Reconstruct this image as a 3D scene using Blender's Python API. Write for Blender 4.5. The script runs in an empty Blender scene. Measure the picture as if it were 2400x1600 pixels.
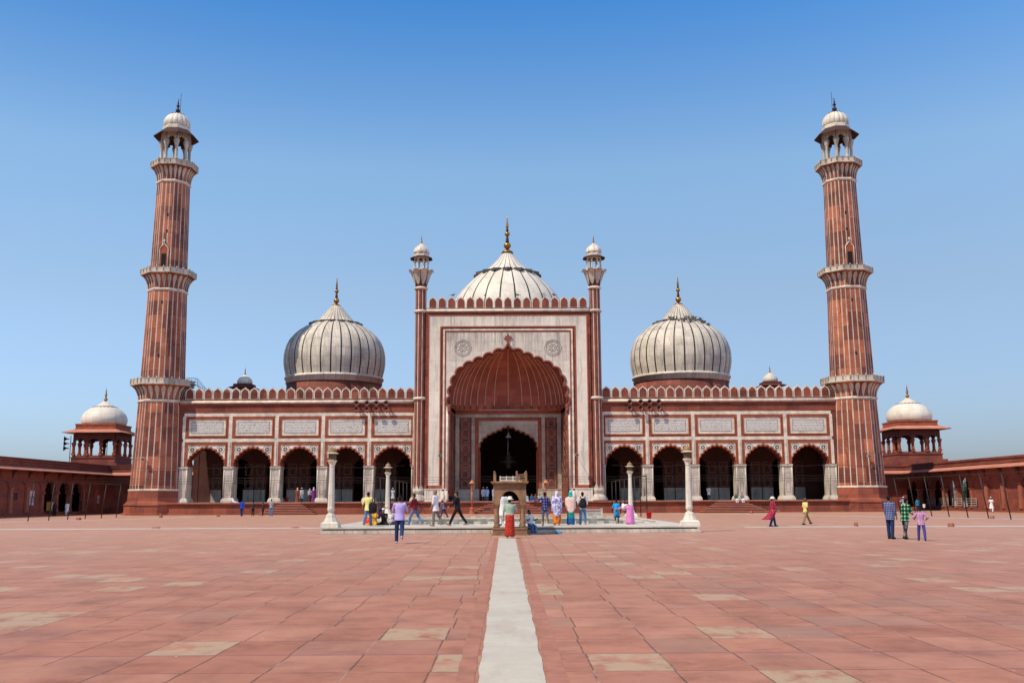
import bpy, bmesh, math, random
from mathutils import Vector, Matrix, geometry
random.seed(11)
SC = bpy.context.scene
COL = SC.collection
PI = math.pi
def sin(a): return math.sin(a)
def cos(a): return math.cos(a)
def lerp(a, b, t): return a + (b - a) * t

# ------------------------------------------------------------------ mesh builder
K = 1.105
def TB(p):            # survey units of the mosque -> metres, about the foot of the plinth
    return (p[0] * K, (p[1] - 102.26) * K, (p[2] - 0.152) * K)
MOSQUE_AT = (0.025, 113.0, 0.0)

class MB:
    def __init__(s, T=None):
        s.V = []; s.F = []; s.M = []; s.S = []; s.T = T
    def add(s, pts):
        i = len(s.V)
        s.V.extend([s.T(p) if s.T else tuple(p) for p in pts])
        return i
    def face(s, idx, m=0, sm=False):
        s.F.append(tuple(idx)); s.M.append(m); s.S.append(sm)
    def box(s, x0, x1, y0, y1, z0, z1, m=0):
        i = s.add([(x0,y0,z0),(x1,y0,z0),(x1,y1,z0),(x0,y1,z0),(x0,y0,z1),(x1,y0,z1),(x1,y1,z1),(x0,y1,z1)])
        for f in ((0,3,2,1),(4,5,6,7),(0,1,5,4),(1,2,6,5),(2,3,7,6),(3,0,4,7)):
            s.face([i+k for k in f], m)
    def frustum(s, cx, cy, z0, z1, a0, b0, a1, b1, m=0):
        i = s.add([(cx-a0,cy-b0,z0),(cx+a0,cy-b0,z0),(cx+a0,cy+b0,z0),(cx-a0,cy+b0,z0),
                   (cx-a1,cy-b1,z1),(cx+a1,cy-b1,z1),(cx+a1,cy+b1,z1),(cx-a1,cy+b1,z1)])
        for f in ((0,3,2,1),(4,5,6,7),(0,1,5,4),(1,2,6,5),(2,3,7,6),(3,0,4,7)):
            s.face([i+k for k in f], m)
    def prism(s, poly, y0, y1, m=0, ms=None, f=None):
        """poly: (x, z) outline, extruded from y0 to y1; f maps (x, y, z) to a point"""
        f = f or (lambda x, y, z: (x, y, z))
        n = len(poly)
        tri = geometry.tessellate_polygon([[Vector((p[0], p[1], 0)) for p in poly]])
        a = s.add([f(p[0], y0, p[1]) for p in poly])
        b = s.add([f(p[0], y1, p[1]) for p in poly])
        for t in tri:
            s.face([a+t[0], a+t[1], a+t[2]], m)
            s.face([b+t[2], b+t[1], b+t[0]], m)
        ms = m if ms is None else ms
        for k in range(n):
            q = (k+1) % n
            s.face((a+k, a+q, b+q, b+k), ms)
    def loft(s, rings, m=0, closed=True, sm=False, cap0=False, cap1=False, cols=None):
        n = len(rings[0]); base = [s.add(r) for r in rings]
        for j in range(len(rings)-1):
            for k in range(n if closed else n-1):
                q = (k+1) % n
                s.face((base[j]+k, base[j]+q, base[j+1]+q, base[j+1]+k), cols[k] if cols else m, sm)
        if cap0: s.face([base[0]+k for k in range(n)][::-1], m)
        if cap1: s.face([base[-1]+k for k in range(n)], m)
    def lathe(s, prof, n, cx=0, cy=0, a0=0, m=0, sm=True, cap0=True, cap1=True, cols=None):
        s.loft([[(cx+r*cos(a0+2*PI*k/n), cy+r*sin(a0+2*PI*k/n), z) for k in range(n)] for r, z in prof],
               m, True, sm, cap0, cap1, cols)
    def tube(s, pts, r, n=6, m=0, sm=True, cap=True, flat=1.0):
        """tube along pts; r is a number or one radius per point"""
        pts = [Vector(p) for p in pts]; N = len(pts)
        rr = r if isinstance(r, (list, tuple)) else [r]*N
        rings = []; up = None
        for i in range(N):
            d = (pts[min(i+1,N-1)] - pts[max(i-1,0)])
            d = d.normalized() if d.length > 1e-9 else Vector((0,0,1))
            if up is None:
                up = Vector((0,0,1)) if abs(d.z) < .9 else Vector((0,1,0))
            x = d.cross(up)
            if x.length < 1e-6: x = d.cross(Vector((1,0,0)))
            x.normalize(); y = x.cross(d).normalized(); up = y
            rings.append([tuple(pts[i] + x*rr[i]*cos(2*PI*k/n) + y*rr[i]*flat*sin(2*PI*k/n)) for k in range(n)])
        s.loft(rings, m, True, sm, cap, cap)
    def capsule(s, a, b, ra, rb, n=10, m=0):
        a = Vector(a); b = Vector(b); d = b-a
        u = d.normalized() if d.length > 1e-6 else Vector((0,0,1))
        P = []; R = []
        for t in (-1,-.7,-.35): P.append(a+u*ra*t); R.append(max(ra*math.sqrt(max(0,1-t*t)), ra*.08))
        P.append(a); R.append(ra); P.append(b); R.append(rb)
        for t in (.35,.7,1): P.append(b+u*rb*t); R.append(max(rb*math.sqrt(max(0,1-t*t)), rb*.08))
        s.tube(P, R, n, m)
    def ell(s, c, rx, ry, rz, n=12, m=0, R=None):
        rings = []
        L = 8
        for j in range(L+1):
            t = -PI/2 + PI*j/L; t = max(-PI/2+.12, min(PI/2-.12, t))
            ring = []
            for k in range(n):
                v = Vector((rx*cos(t)*cos(2*PI*k/n), ry*cos(t)*sin(2*PI*k/n), rz*sin(t)))
                if R: v = R @ v
                ring.append((c[0]+v.x, c[1]+v.y, c[2]+v.z))
            rings.append(ring)
        s.loft(rings, m, True, True, True, True)
    def mesh(s, name, mats):
        me = bpy.data.meshes.new(name)
        me.from_pydata(s.V, [], s.F)
        for mt in (mats if isinstance(mats, (list, tuple)) else [mats]): me.materials.append(mt)
        me.polygons.foreach_set('material_index', s.M)
        me.polygons.foreach_set('use_smooth', s.S)
        bm = bmesh.new(); bm.from_mesh(me)
        bmesh.ops.recalc_face_normals(bm, faces=bm.faces)
        bm.to_mesh(me); bm.free(); me.update()
        return me
    def build(s, name, mats, parent=None, loc=None, rotz=0):
        o = bpy.data.objects.new(name, s.mesh(name, mats)); COL.objects.link(o)
        if parent: o.parent = parent
        if loc: o.location = loc
        if rotz: o.rotation_euler = (0,0,rotz)
        return o

def tag(o, label=None, cat=None, group=None, kind=None):
    if label: o['label'] = label
    if cat: o['category'] = cat
    if group: o['group'] = group
    if kind: o['kind'] = kind
    return o
def thing(name, label, cat, loc=(0,0,0), rotz=0, group=None):
    o = bpy.data.objects.new(name, None); COL.objects.link(o)
    o.empty_display_size = .2
    o.location = loc; o.rotation_euler = (0,0,rotz)
    return tag(o, label, cat, group)
def share(src, parent=None, loc=(0,0,0), rotz=0, scale=None):
    """a copy of one object on the same mesh data, with its children"""
    c = src.copy(); COL.objects.link(c)
    c.parent = parent
    c.location = loc; c.rotation_euler = (0,0,rotz)
    if scale: c.scale = scale
    for ch in list(src.children):
        d = ch.copy(); COL.objects.link(d); d.parent = c
        for g in list(ch.children):
            e = g.copy(); COL.objects.link(e); e.parent = d
    return c

# ------------------------------------------------------------------ materials
class NT:
    def __init__(s, name):
        s.mat = bpy.data.materials.new(name); s.mat.use_nodes = True
        s.t = s.mat.node_tree; s.b = s.t.nodes['Principled BSDF']
    def n(s, typ, **kw):
        nd = s.t.nodes.new(typ)
        for k, v in kw.items():
            if k.startswith('i_'):
                key = k[2:]; key = int(key) if key.isdigit() else key
                nd.inputs[key].default_value = v
            else: setattr(nd, k, v)
        return nd
    def l(s, a, b): s.t.links.new(a, b)
    def math(s, op, a, b=None, c=None, clamp=False):
        nd = s.n('ShaderNodeMath', operation=op); nd.use_clamp = clamp
        for i, v in enumerate((a, b, c)):
            if v is None: continue
            if isinstance(v, (int, float)): nd.inputs[i].default_value = v
            else: s.l(v, nd.inputs[i])
        return nd.outputs[0]
    def mix(s, fac, a, b, mode='MIX'):
        nd = s.n('ShaderNodeMix', data_type='RGBA', blend_type=mode)
        for i, v in ((0, fac), (6, a), (7, b)):
            if isinstance(v, (int, float)): nd.inputs[i].default_value = v
            elif isinstance(v, tuple): nd.inputs[i].default_value = v if len(v) == 4 else v + (1,)
            else: s.l(v, nd.inputs[i])
        return nd.outputs[2]
    def ramp(s, fac, stops, interp='LINEAR'):
        nd = s.n('ShaderNodeValToRGB'); cr = nd.color_ramp; cr.interpolation = interp
        while len(cr.elements) < len(stops): cr.elements.new(.5)
        for e, (p, c) in zip(cr.elements, stops):
            e.position = p; e.color = c if len(c) == 4 else tuple(c) + (1,)
        s.l(fac, nd.inputs[0]); return nd.outputs[0]
    def noise(s, vec, scale, detail=4, rough=.6):
        nd = s.n('ShaderNodeTexNoise'); nd.inputs['Scale'].default_value = scale
        nd.inputs['Detail'].default_value = detail; nd.inputs['Roughness'].default_value = rough
        s.l(vec, nd.inputs['Vector']); return nd.outputs[0]
    def comb(s, x, y, z=0.0):
        nd = s.n('ShaderNodeCombineXYZ')
        for i, v in enumerate((x, y, z)):
            if isinstance(v, (int, float)): nd.inputs[i].default_value = v
            else: s.l(v, nd.inputs[i])
        return nd.outputs[0]
    def pos(s, obj=False):
        if obj: o = s.n('ShaderNodeTexCoord').outputs['Object']
        else: o = s.n('ShaderNodeNewGeometry').outputs['Position']
        sp = s.n('ShaderNodeSeparateXYZ'); s.l(o, sp.inputs[0])
        return o, sp.outputs[0], sp.outputs[1], sp.outputs[2]
    def bump(s, h, strength=.3, dist=.02):
        nd = s.n('ShaderNodeBump'); nd.inputs['Strength'].default_value = strength
        nd.inputs['Distance'].default_value = dist
        s.l(h, nd.inputs['Height']); s.l(nd.outputs[0], s.b.inputs['Normal'])
    def out(s, c, rough=.7, spec=.3, metal=0):
        if isinstance(c, tuple): s.b.inputs['Base Color'].default_value = c if len(c) == 4 else c + (1,)
        else: s.l(c, s.b.inputs['Base Color'])
        s.b.inputs['Roughness'].default_value = rough
        s.b.inputs['Specular IOR Level'].default_value = spec
        s.b.inputs['Metallic'].default_value = metal
        return s.mat

def masonry(name, c1, c2, mort, bw, bh, ms=.008, blotch=.35, streak=0., dark=(.05,.04,.04), rough=.75, fine=.15, patch=None, drip=None):
    """coursed stone on upright faces: blocks of slightly different tone, blotches, rain streaks"""
    t = NT(name); P, x, y, z = t.pos()
    u = t.math('ADD', x, t.math('MULTIPLY', y, .37))
    uv = t.comb(u, z)
    br = t.n('ShaderNodeTexBrick', offset=.5)
    br.inputs['Scale'].default_value = 1; br.inputs['Brick Width'].default_value = bw
    br.inputs['Row Height'].default_value = bh; br.inputs['Mortar Size'].default_value = ms
    br.inputs['Mortar Smooth'].default_value = .3
    for k, c in (('Color1', c1), ('Color2', c2), ('Mortar', mort)): br.inputs[k].default_value = c + (1,)
    t.l(uv, br.inputs['Vector'])
    c = br.outputs['Color']
    n1 = t.noise(P, .55, 5, .65)
    c = t.mix(1., c, t.ramp(n1, [(.25, (1-blotch,)*3), (.5, (1,1,1)), (.75, (1+blotch*.45,)*3)]), 'MULTIPLY')
    n2 = t.noise(P, 7, 4, .7)
    c = t.mix(1., c, t.ramp(n2, [(.3, (1-fine,)*3), (.7, (1+fine*.6,)*3)]), 'MULTIPLY')
    if patch:
        n4 = t.noise(P, 1.3, 6, .75)
        c = t.mix(t.ramp(n4, [(.58, (0,0,0)), (.72, (.55,.55,.55))]), c, patch)
    if streak:
        n3 = t.noise(t.comb(t.math('MULTIPLY', u, 1.7), t.math('MULTIPLY', z, .13), t.math('MULTIPLY', y, .2)), 1.3, 6, .75)
        c = t.mix(t.ramp(n3, [(.5, (0,0,0)), (.72, (streak,)*3)]), c, dark)
    if drip:       # soot runs that start under the cornice and thin out downwards
        n5 = t.noise(t.comb(t.math('MULTIPLY', u, 3.1), t.math('MULTIPLY', z, .10), y), 1.6, 7, .8)
        hz = t.math('DIVIDE', t.math('SUBTRACT', z, drip[0]), drip[1]-drip[0], clamp=True)
        f = t.math('MULTIPLY', t.ramp(n5, [(.42, (0,0,0)), (.62, (1,1,1))]), t.math('MULTIPLY', t.math('POWER', hz, 2.2), .8))
        c = t.mix(f, c, dark)
    t.bump(t.math('ADD', t.math('MULTIPLY', br.outputs['Fac'], -.6), n2), .35, .015)
    return t.out(c, rough, .25)

def plain(name, c, rough=.6, var=.25, scale=3., spec=.3, metal=0, c2=None, obj=False):
    t = NT(name); P, x, y, z = t.pos(obj)
    n = t.noise(P, scale, 5, .65)
    if c2: col = t.mix(t.ramp(n, [(.35, (0,0,0)), (.65, (1,1,1))]), c, c2)
    else:
        col = t.mix(1., c, t.ramp(n, [(.25, (1-var,)*3), (.75, (1+var*.5,)*3)]), 'MULTIPLY')
    return t.out(col, rough, spec, metal)

RED = masonry('red_sandstone', (.27,.074,.043), (.13,.036,.025), (.10,.035,.028), 1.5, .85, .012, .4, .35, (.06,.03,.028), patch=(.36,.13,.085))
RED2 = masonry('red_sandstone_shaft', (.44,.132,.066), (.14,.038,.027), (.10,.035,.026), 1.05, 1.7, .02, .5, .35, (.07,.03,.025), patch=(.50,.20,.10))
REDP = masonry('red_sandstone_plinth', (.32,.088,.047), (.19,.052,.032), (.12,.045,.035), 1.6, 1.0, .014, .4, .3, (.09,.05,.045), patch=(.36,.16,.12))
REDM = plain('red_sandstone_moulding', (.34,.085,.038), .75, .45, 1.3)
REDD = plain('dark_red_sandstone', (.13,.036,.028), .8, .4, 1.2)
REDG = masonry('red_sandstone_gallery', (.27,.072,.045), (.19,.052,.036), (.10,.035,.03), 1.4, .7, .012, .4, .3, (.06,.035,.03), patch=(.36,.14,.09))
EAVE = plain('eave_sandstone', (.48,.19,.125), .8, .3, .8)
MARB = masonry('white_marble', (.74,.655,.545), (.60,.53,.445), (.32,.275,.235), 1.9, 1.2, .010, .28, .75, (.115,.105,.10), .5, .1, drip=(15.5, 22.3))
MARBS = masonry('white_marble_smooth', (.76,.675,.565), (.66,.585,.49), (.36,.32,.28), 2.6, 3.6, .006, .25, .6, (.13,.12,.115), .5, .1, drip=(20.5, 24.2))
MARBB = plain('banded_marble', (.70,.61,.50), .5, .5, 1.3)
MARBD = masonry('weathered_marble', (.58,.51,.42), (.47,.41,.335), (.24,.21,.18), 1.2, .9, .01, .35, .75, (.085,.075,.068), .6, .14)
DOME = masonry('dome_marble', (.66,.58,.475), (.52,.455,.37), (.27,.24,.205), 1.3, 1.25, .014, .38, .6, (.12,.11,.10), .6, .16, patch=(.27,.245,.215))
DOMEC = masonry('clean_dome_marble', (.72,.645,.535), (.63,.56,.465), (.36,.325,.29), 1.6, 1.25, .010, .22, .35, (.24,.22,.2), .5, .08)
CREAM = plain('cream_plaster', (.74,.66,.53), .6, .25, 1.2)
INLAY = plain('black_inlay', (.022,.02,.02), .5, .3, 2)
INLAYG = plain('grey_inlay', (.17,.155,.14), .6, .3, 2)
LEDGE = plain('weathered_ledge_stone', (.085,.075,.065), .8, .4, 2)
GOLD = plain('gilded_copper', (.50,.25,.045), .38, .35, 3, .5, .8, c2=(.26,.115,.03))
BRONZE = plain('tarnished_copper', (.05,.034,.024), .5, .4, 3, .4, .5)
DARKST = plain('shade_darkened_stone', (.10,.036,.027), .9, .4, .7)  # red sandstone darkened to stand in for the shade inside the hall
IRON = plain('dark_iron', (.035,.028,.026), .6, .3, 4, .3, .3)
STEEL = plain('grey_steel', (.22,.21,.20), .5, .3, 3, .4, .5)
TAN = plain('tan_sandstone', (.33,.185,.095), .8, .45, 2.6, c2=(.165,.09,.05))
OCHRE = plain('ochre_lamp_dome', (.32,.185,.065), .6, .45, 5)
LAMPM = masonry('lamp_marble', (.68,.61,.50), (.60,.54,.45), (.45,.40,.34), .9, .62, .008, .2, .35, (.32,.28,.23), .5, .1)
REDLAMP = plain('red_lamp_paint', (.42,.12,.065), .6, .35, 3)
GLASSD = plain('smoky_lamp_glass', (.07,.065,.055), .2, .3, 4, .5)
GREEN = plain('parapet_weed_leaf', (.06,.13,.02), .7, .5, 6)

def script_mat():
    """close rows of inlaid black lettering on marble"""
    t = NT('inscribed_marble'); P, x, y, z = t.pos()
    wob = t.noise(P, 5, 3, .6)
    vo = t.n('ShaderNodeTexVoronoi', feature='DISTANCE_TO_EDGE')
    vo.inputs['Scale'].default_value = 1
    t.l(t.comb(t.math('ADD', t.math('MULTIPLY', x, 6.5), t.math('MULTIPLY', wob, 1.5)), t.math('MULTIPLY', z, 9.), 0.), vo.inputs['Vector'])
    ink = t.math('LESS_THAN', vo.outputs['Distance'], .085)
    row = t.math('FRACT', t.math('MULTIPLY', z, 3.1))
    gap = t.math('MULTIPLY', t.math('GREATER_THAN', row, .12), t.math('LESS_THAN', row, .95))
    ink = t.math('MULTIPLY', ink, gap)
    base = t.mix(t.noise(P, 1.2, 4), (.56,.53,.49), (.66,.62,.56))
    return t.out(t.mix(t.math('MULTIPLY', ink, .62), base, (.07,.065,.06)), .5, .3)
SCRIPT = script_mat()

def paving_mat():
    t = NT('sandstone_paving'); P, x, y, z = t.pos()
    nz = t.n('ShaderNodeTexNoise'); nz.inputs['Scale'].default_value = 1.6; nz.inputs['Detail'].default_value = 3
    t.l(P, nz.inputs['Vector'])
    d1 = t.math('MULTIPLY', t.math('SUBTRACT', nz.outputs[0], .5), .022)
    nb = t.noise(t.comb(t.math('ADD', x, 40.), y), 1.3, 3)
    d2 = t.math('MULTIPLY', t.math('SUBTRACT', nb, .5), .025)
    TW, TD = .775, 1.04
    v = t.math('DIVIDE', t.math('ADD', y, d2), TD)
    row = t.math('FLOOR', v)
    wr = t.n('ShaderNodeTexWhiteNoise', noise_dimensions='1D'); t.l(row, wr.inputs['W'])
    # every few courses the joints jump sideways
    grp = t.math('FLOOR', t.math('DIVIDE', t.math('ADD', row, t.math('MULTIPLY', x, .0)), 4.))
    wg = t.n('ShaderNodeTexWhiteNoise', noise_dimensions='1D'); t.l(grp, wg.inputs['W'])
    sh = t.math('ADD', t.math('MULTIPLY', wr.outputs[0], .10), t.math('MULTIPLY', wg.outputs[0], .22))
    u = t.math('ADD', t.math('DIVIDE', t.math('ADD', x, d1), TW), sh)
    colu = t.math('FLOOR', u)
    # some slabs are one and a half as long: shift the cross joint of whole columns
    wc = t.n('ShaderNodeTexWhiteNoise', noise_dimensions='1D'); t.l(t.math('FLOOR', t.math('DIVIDE', colu, 3.)), wc.inputs['W'])
    cell = t.comb(colu, row)
    wn = t.n('ShaderNodeTexWhiteNoise', noise_dimensions='2D'); t.l(cell, wn.inputs['Vector'])
    wn2 = t.n('ShaderNodeTexWhiteNoise', noise_dimensions='2D')
    t.l(t.comb(t.math('ADD', colu, 57.3), row), wn2.inputs['Vector'])
    r = wn.outputs['Value']; r2 = wn2.outputs['Value']
    red = t.ramp(r2, [(0, (.32,.122,.070)), (.3, (.37,.150,.089)), (.5, (.34,.135,.078)), (.75, (.385,.165,.101)), (.92, (.35,.148,.092)), (1, (.31,.132,.085))])
    n1 = t.noise(P, 1.1, 6, .7)
    red = t.mix(1., red, t.ramp(n1, [(.28, (.60,.56,.53)), (.5, (1,1,1)), (.72, (1.2,1.29,1.3))]), 'MULTIPLY')
    # pale slabs, partly flaked back to red
    nf = t.noise(t.comb(x, t.math('MULTIPLY', y, .7), r), 2.4, 7, .7)
    pale = t.mix(t.ramp(nf, [(.40, (1,1,1)), (.52, (0,0,0))]), (.40,.29,.18), red)
    ispale = t.math('LESS_THAN', r, .10)
    c = t.mix(t.math('MULTIPLY', ispale, .8), red, pale)
    isgrey = t.math('MULTIPLY', t.math('GREATER_THAN', r, .10), t.math('LESS_THAN', r, .19))
    c = t.mix(t.math('MULTIPLY', isgrey, .34), c, (.24,.165,.12))
    # flaked pale scars and dusty film
    ns = t.noise(t.comb(t.math('MULTIPLY', x, .8), t.math('MULTIPLY', y, 1.6)), 2.0, 8, .78)
    c = t.mix(t.ramp(ns, [(.57, (0,0,0)), (.70, (.42,.42,.42))]), c, (.47,.285,.18))
    nd_ = t.noise(t.comb(x, t.math('MULTIPLY', y, 1.3), 7.), 1.7, 8, .8)
    c = t.mix(t.ramp(nd_, [(.57, (0,0,0)), (.72, (.55,.55,.55))]), c, (.16,.075,.05))
    big = t.noise(t.comb(t.math('MULTIPLY', x, .35), t.math('MULTIPLY', y, .5)), .25, 4, .6)
    c = t.mix(1., c, t.ramp(big, [(.3, (.93,.90,.89)), (.7, (1.06,1.08,1.09))]), 'MULTIPLY')
    # paler tint that grows toward the pool and the mosque
    far = t.math('MULTIPLY', t.math('DIVIDE', t.math('SUBTRACT', y, 9.), 38., clamp=True), t.math('ADD', .30, t.math('MULTIPLY', t.noise(t.comb(t.math('MULTIPLY', x, .5), y), .6, 6, .7), .5)))
    c = t.mix(far, c, (.48,.275,.19))
    # specks
    sp = t.n('ShaderNodeTexVoronoi'); sp.inputs['Scale'].default_value = 3.2; t.l(P, sp.inputs['Vector'])
    spk = t.math('MULTIPLY', t.math('LESS_THAN', sp.outputs['Distance'], .045), t.math('GREATER_THAN', t.noise(P, 2.3, 2), .56))
    c = t.mix(spk, c, (.62,.55,.48))
    # joints
    fu = t.math('FRACT', u); fv = t.math('FRACT', v)
    eu = t.math('MULTIPLY', t.math('MINIMUM', fu, t.math('SUBTRACT', 1., fu)), TW)
    ev = t.math('MULTIPLY', t.math('MINIMUM', fv, t.math('SUBTRACT', 1., fv)), TD)
    e = t.math('MINIMUM', eu, ev)
    nj = t.noise(P, 3.1, 4, .7)
    wj = t.math('MULTIPLY', t.math('POWER', nj, 1.6), .045)
    joint = t.math('SUBTRACT', 1., t.math('SMOOTH_MIN', t.math('DIVIDE', e, wj), 1., .2), clamp=True)
    jc = t.mix(t.ramp(t.noise(P, .9, 3), [(.52, (0,0,0)), (.64, (1,1,1))]), (.055,.026,.02), (.36,.24,.17))
    c = t.mix(t.math('MULTIPLY', joint, .85), c, jc)
    # one wide mortar course
    ml = t.math('SUBTRACT', 1., t.math('DIVIDE', t.math('ABSOLUTE', t.math('SUBTRACT', t.math('ADD', y, t.math('MULTIPLY', d2, 2.)), 10.42)), .06), clamp=True)
    c = t.mix(t.math('MULTIPLY', ml, .7), c, (.27,.10,.105))
    t.bump(t.math('ADD', t.math('MULTIPLY', joint, -1.), t.math('MULTIPLY', n1, .5)), .35, .012)
    m = t.out(c, .62, .28)
    return m
PAVE = paving_mat()
# ------------------------------------------------------------------ shapes shared by the architecture
def cusped(hw, z0, rise, lobes, bulge=.26, tip=.0, expo=2.15, seg=5, cx=0.):
    """multifoil arch outline (x, z) from the left springing to the right one"""
    N = 240; base = []
    for i in range(N+1):
        if isinstance(expo, list):      # outline given as (x, z) shares of half width and rise
            q = abs(2*i/N-1)*(len(expo)-1); k = min(int(q), len(expo)-2); t = q-k
            p = [expo[max(0, k-1)] if k else (-expo[1][0], expo[1][1]), expo[k], expo[k+1], expo[min(len(expo)-1, k+2)]]
            cr = lambda j: .5*(2*p[1][j]+(p[2][j]-p[0][j])*t+(2*p[0][j]-5*p[1][j]+4*p[2][j]-p[3][j])*t*t+(3*p[1][j]-p[0][j]-3*p[2][j]+p[3][j])*t**3)
            base.append((math.copysign(1, 2*i/N-1)*hw*max(0, cr(0)), z0+rise*max(0, cr(1)))); continue
        a = PI*i/N
        c, s_ = -cos(a), sin(a)
        base.append((hw*math.copysign(abs(c)**(2/expo), c), z0 + rise*abs(s_)**(2/expo)))
    L = [0]
    for i in range(N): L.append(L[-1] + math.dist(base[i], base[i+1]))
    def at(d):
        for i in range(N):
            if L[i+1] >= d:
                t = (d-L[i])/max(1e-9, L[i+1]-L[i])
                return (lerp(base[i][0], base[i+1][0], t), lerp(base[i][1], base[i+1][1], t))
        return base[-1]
    cusp = [at(L[-1]*i/lobes) for i in range(lobes+1)]
    cusp[0] = (-hw, z0); cusp[-1] = (hw, z0)
    out = [cusp[0]]
    for i in range(lobes):
        a, b = cusp[i], cusp[i+1]
        d = math.dist(a, b); nx, nz = -(b[1]-a[1])/d, (b[0]-a[0])/d
        if i == lobes//2 and tip:
            for k in range(1, 2*seg+1):
                t = k/(2*seg); w = 1-abs(2*t-1)
                x = lerp(a[0], b[0], t)
                out.append((x, lerp(a[1], b[1], t) + bulge*d*.7*sin(PI*min(1, w*1.0))*.35 + tip*w**2.2))
        else:
            for k in range(1, seg+1):
                t = k/seg
                h = bulge*d*math.sin(PI*t)**.8 if 0 < t < 1 else 0
                out.append((lerp(a[0], b[0], t)+nx*h, lerp(a[1], b[1], t)+nz*h))
    return [(p[0]+cx, p[1]) for p in out]

WING = [(0, 1), (.2, .945), (.4, .845), (.58, .69), (.74, .52), (.88, .35), (.965, .18), (1, 0)]
FOUR = [(0, 1), (.16, .945), (.32, .885), (.48, .81), (.64, .745), (.78, .665), (.89, .54), (.965, .29), (.99, .12), (1, 0)]
DOOR = [(0, 1), (.18, .90), (.36, .81), (.52, .74), (.67, .655), (.81, .55), (.92, .41), (.98, .2), (1, 0)]
def arch_panel(x0, x1, zb, zt, arch):
    """rectangle with the arch cut out of its lower edge"""
    return [(x0, zb), (x0, zt), (x1, zt), (x1, zb), (arch[-1][0], zb)] + arch[::-1] + [(arch[0][0], zb)]

def octring(R, z, cx, cy, a0=PI/8, n=8):
    return [(cx+R*cos(a0+2*PI*k/n), cy+R*sin(a0+2*PI*k/n), z) for k in range(n)]
def striped_ring(R, z, cx, cy, st=.115):
    """octagon ring whose edges carry points for white strips at corners and thirds"""
    pts = []
    for k in range(8):
        a, b = PI/8+2*PI*k/8, PI/8+2*PI*(k+1)/8
        p = (cx+R*cos(a), cy+R*sin(a)); q = (cx+R*cos(b), cy+R*sin(b))
        h = st/2/(2*R*sin(PI/8))
        for t in (0, h, 1/3-h, 1/3+h, 2/3-h, 2/3+h, 1-h):
            pts.append((lerp(p[0], q[0], t), lerp(p[1], q[1], t), z))
    return pts
STRIPE_COLS = [1, 0, 1, 0, 1, 0, 1]*8
def octpt(R, f, cx, cy):
    """point on an octagon's outline, f in sides"""
    k = math.floor(f); t = f-k
    a, b = PI/8+2*PI*k/8, PI/8+2*PI*(k+1)/8
    return (cx+R*lerp(cos(a), cos(b), t), cy+R*lerp(sin(a), sin(b), t))

def finial_mb(mb, cx, cy, z0, z1, r, m=0, dark=1):
    """stacked gilded balls on a dark spindle up to a spike; r is the radius of the largest ball"""
    h = z1-z0
    pr = [(r*1.15, -.012), (r*1.0, .02), (r*.5, .045)]
    mb.lathe([(a, z0+b*h) for a, b in pr], 12, cx, cy, m=m)
    mb.lathe([(r*.55, z0+.05*h), (r*.6, z0+.062*h), (r*.4, z0+.075*h), (r*.35, z0+.1*h)], 10, cx, cy, m=dark)
    def ball(zc, rr, mm):
        mb.lathe([(rr*sin(PI*t), zc-rr*cos(PI*t)*.92) for t in (.06,.2,.35,.5,.65,.8,.94)], 12, cx, cy, m=mm)
    ball(z0+.17*h, r, m)
    mb.lathe([(r*.35, z0+.25*h), (r*.55, z0+.29*h), (r*.3, z0+.315*h), (r*.5, z0+.345*h), (r*.28, z0+.37*h), (r*.3,z0+.41*h)], 10, cx, cy, m=dark)
    ball(z0+.475*h, r*.72, m)
    mb.lathe([(r*.25, z0+.54*h), (r*.42, z0+.575*h), (r*.2, z0+.6*h)], 10, cx, cy, m=dark)
    mb.lathe([(r*.2, z0+.6*h), (r*.36, z0+.63*h), (r*.33, z0+.70*h), (r*.2, z0+.78*h), (r*.1, z0+.88*h), (.006, z1)], 8, cx, cy, m=m)

# ------------------------------------------------------------------ the mosque
mosque = thing('mosque', 'long red sandstone mosque with three white domes, marble arcades and a tall central arch', 'mosque', MOSQUE_AT)
def M(): return MB(TB)
YF = 103.2      # front face of the arcades
YP = 102.3      # front face of the great portal

# plinth
m = M()
m.box(-36.5, 36.5, 101.8, 131, .0, 1.26)
m.box(-36.6, 36.6, 101.65, 131.1, .0, .42)
m.box(-36.6, 36.6, 101.71, 131.1, 1.02, 1.17)
o = m.build('plinth', [REDP], mosque)
m = M(); m.box(-36.7, 36.7, 101.6, 131.2, 1.262, 1.40)
m.build('plinth_coping', [REDM], mosque)

# three flights of steps, stepped back on three sides
for cx, w, g_ in ((-23.0, 1.1, .30), (0.0, 1.8, .37), (23.5, 1.4, .33)):
    m = M(); n = 7
    for i in range(n):
        e = (n-1-i)*g_; z1 = .152 + (i+1)*1.24/(n+0.3)
        m.box(cx-w-e, cx+w+e, 101.55-e, 101.79, .1 if i == 0 else z1-1.24/(n+.3)+.0, z1-.07)
        m.box(cx-w-e-.05, cx+w+e+.05, 101.5-e, 101.792, z1-.068, z1, 1)
    m.build('steps', [REDD, EAVE], mosque)

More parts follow.
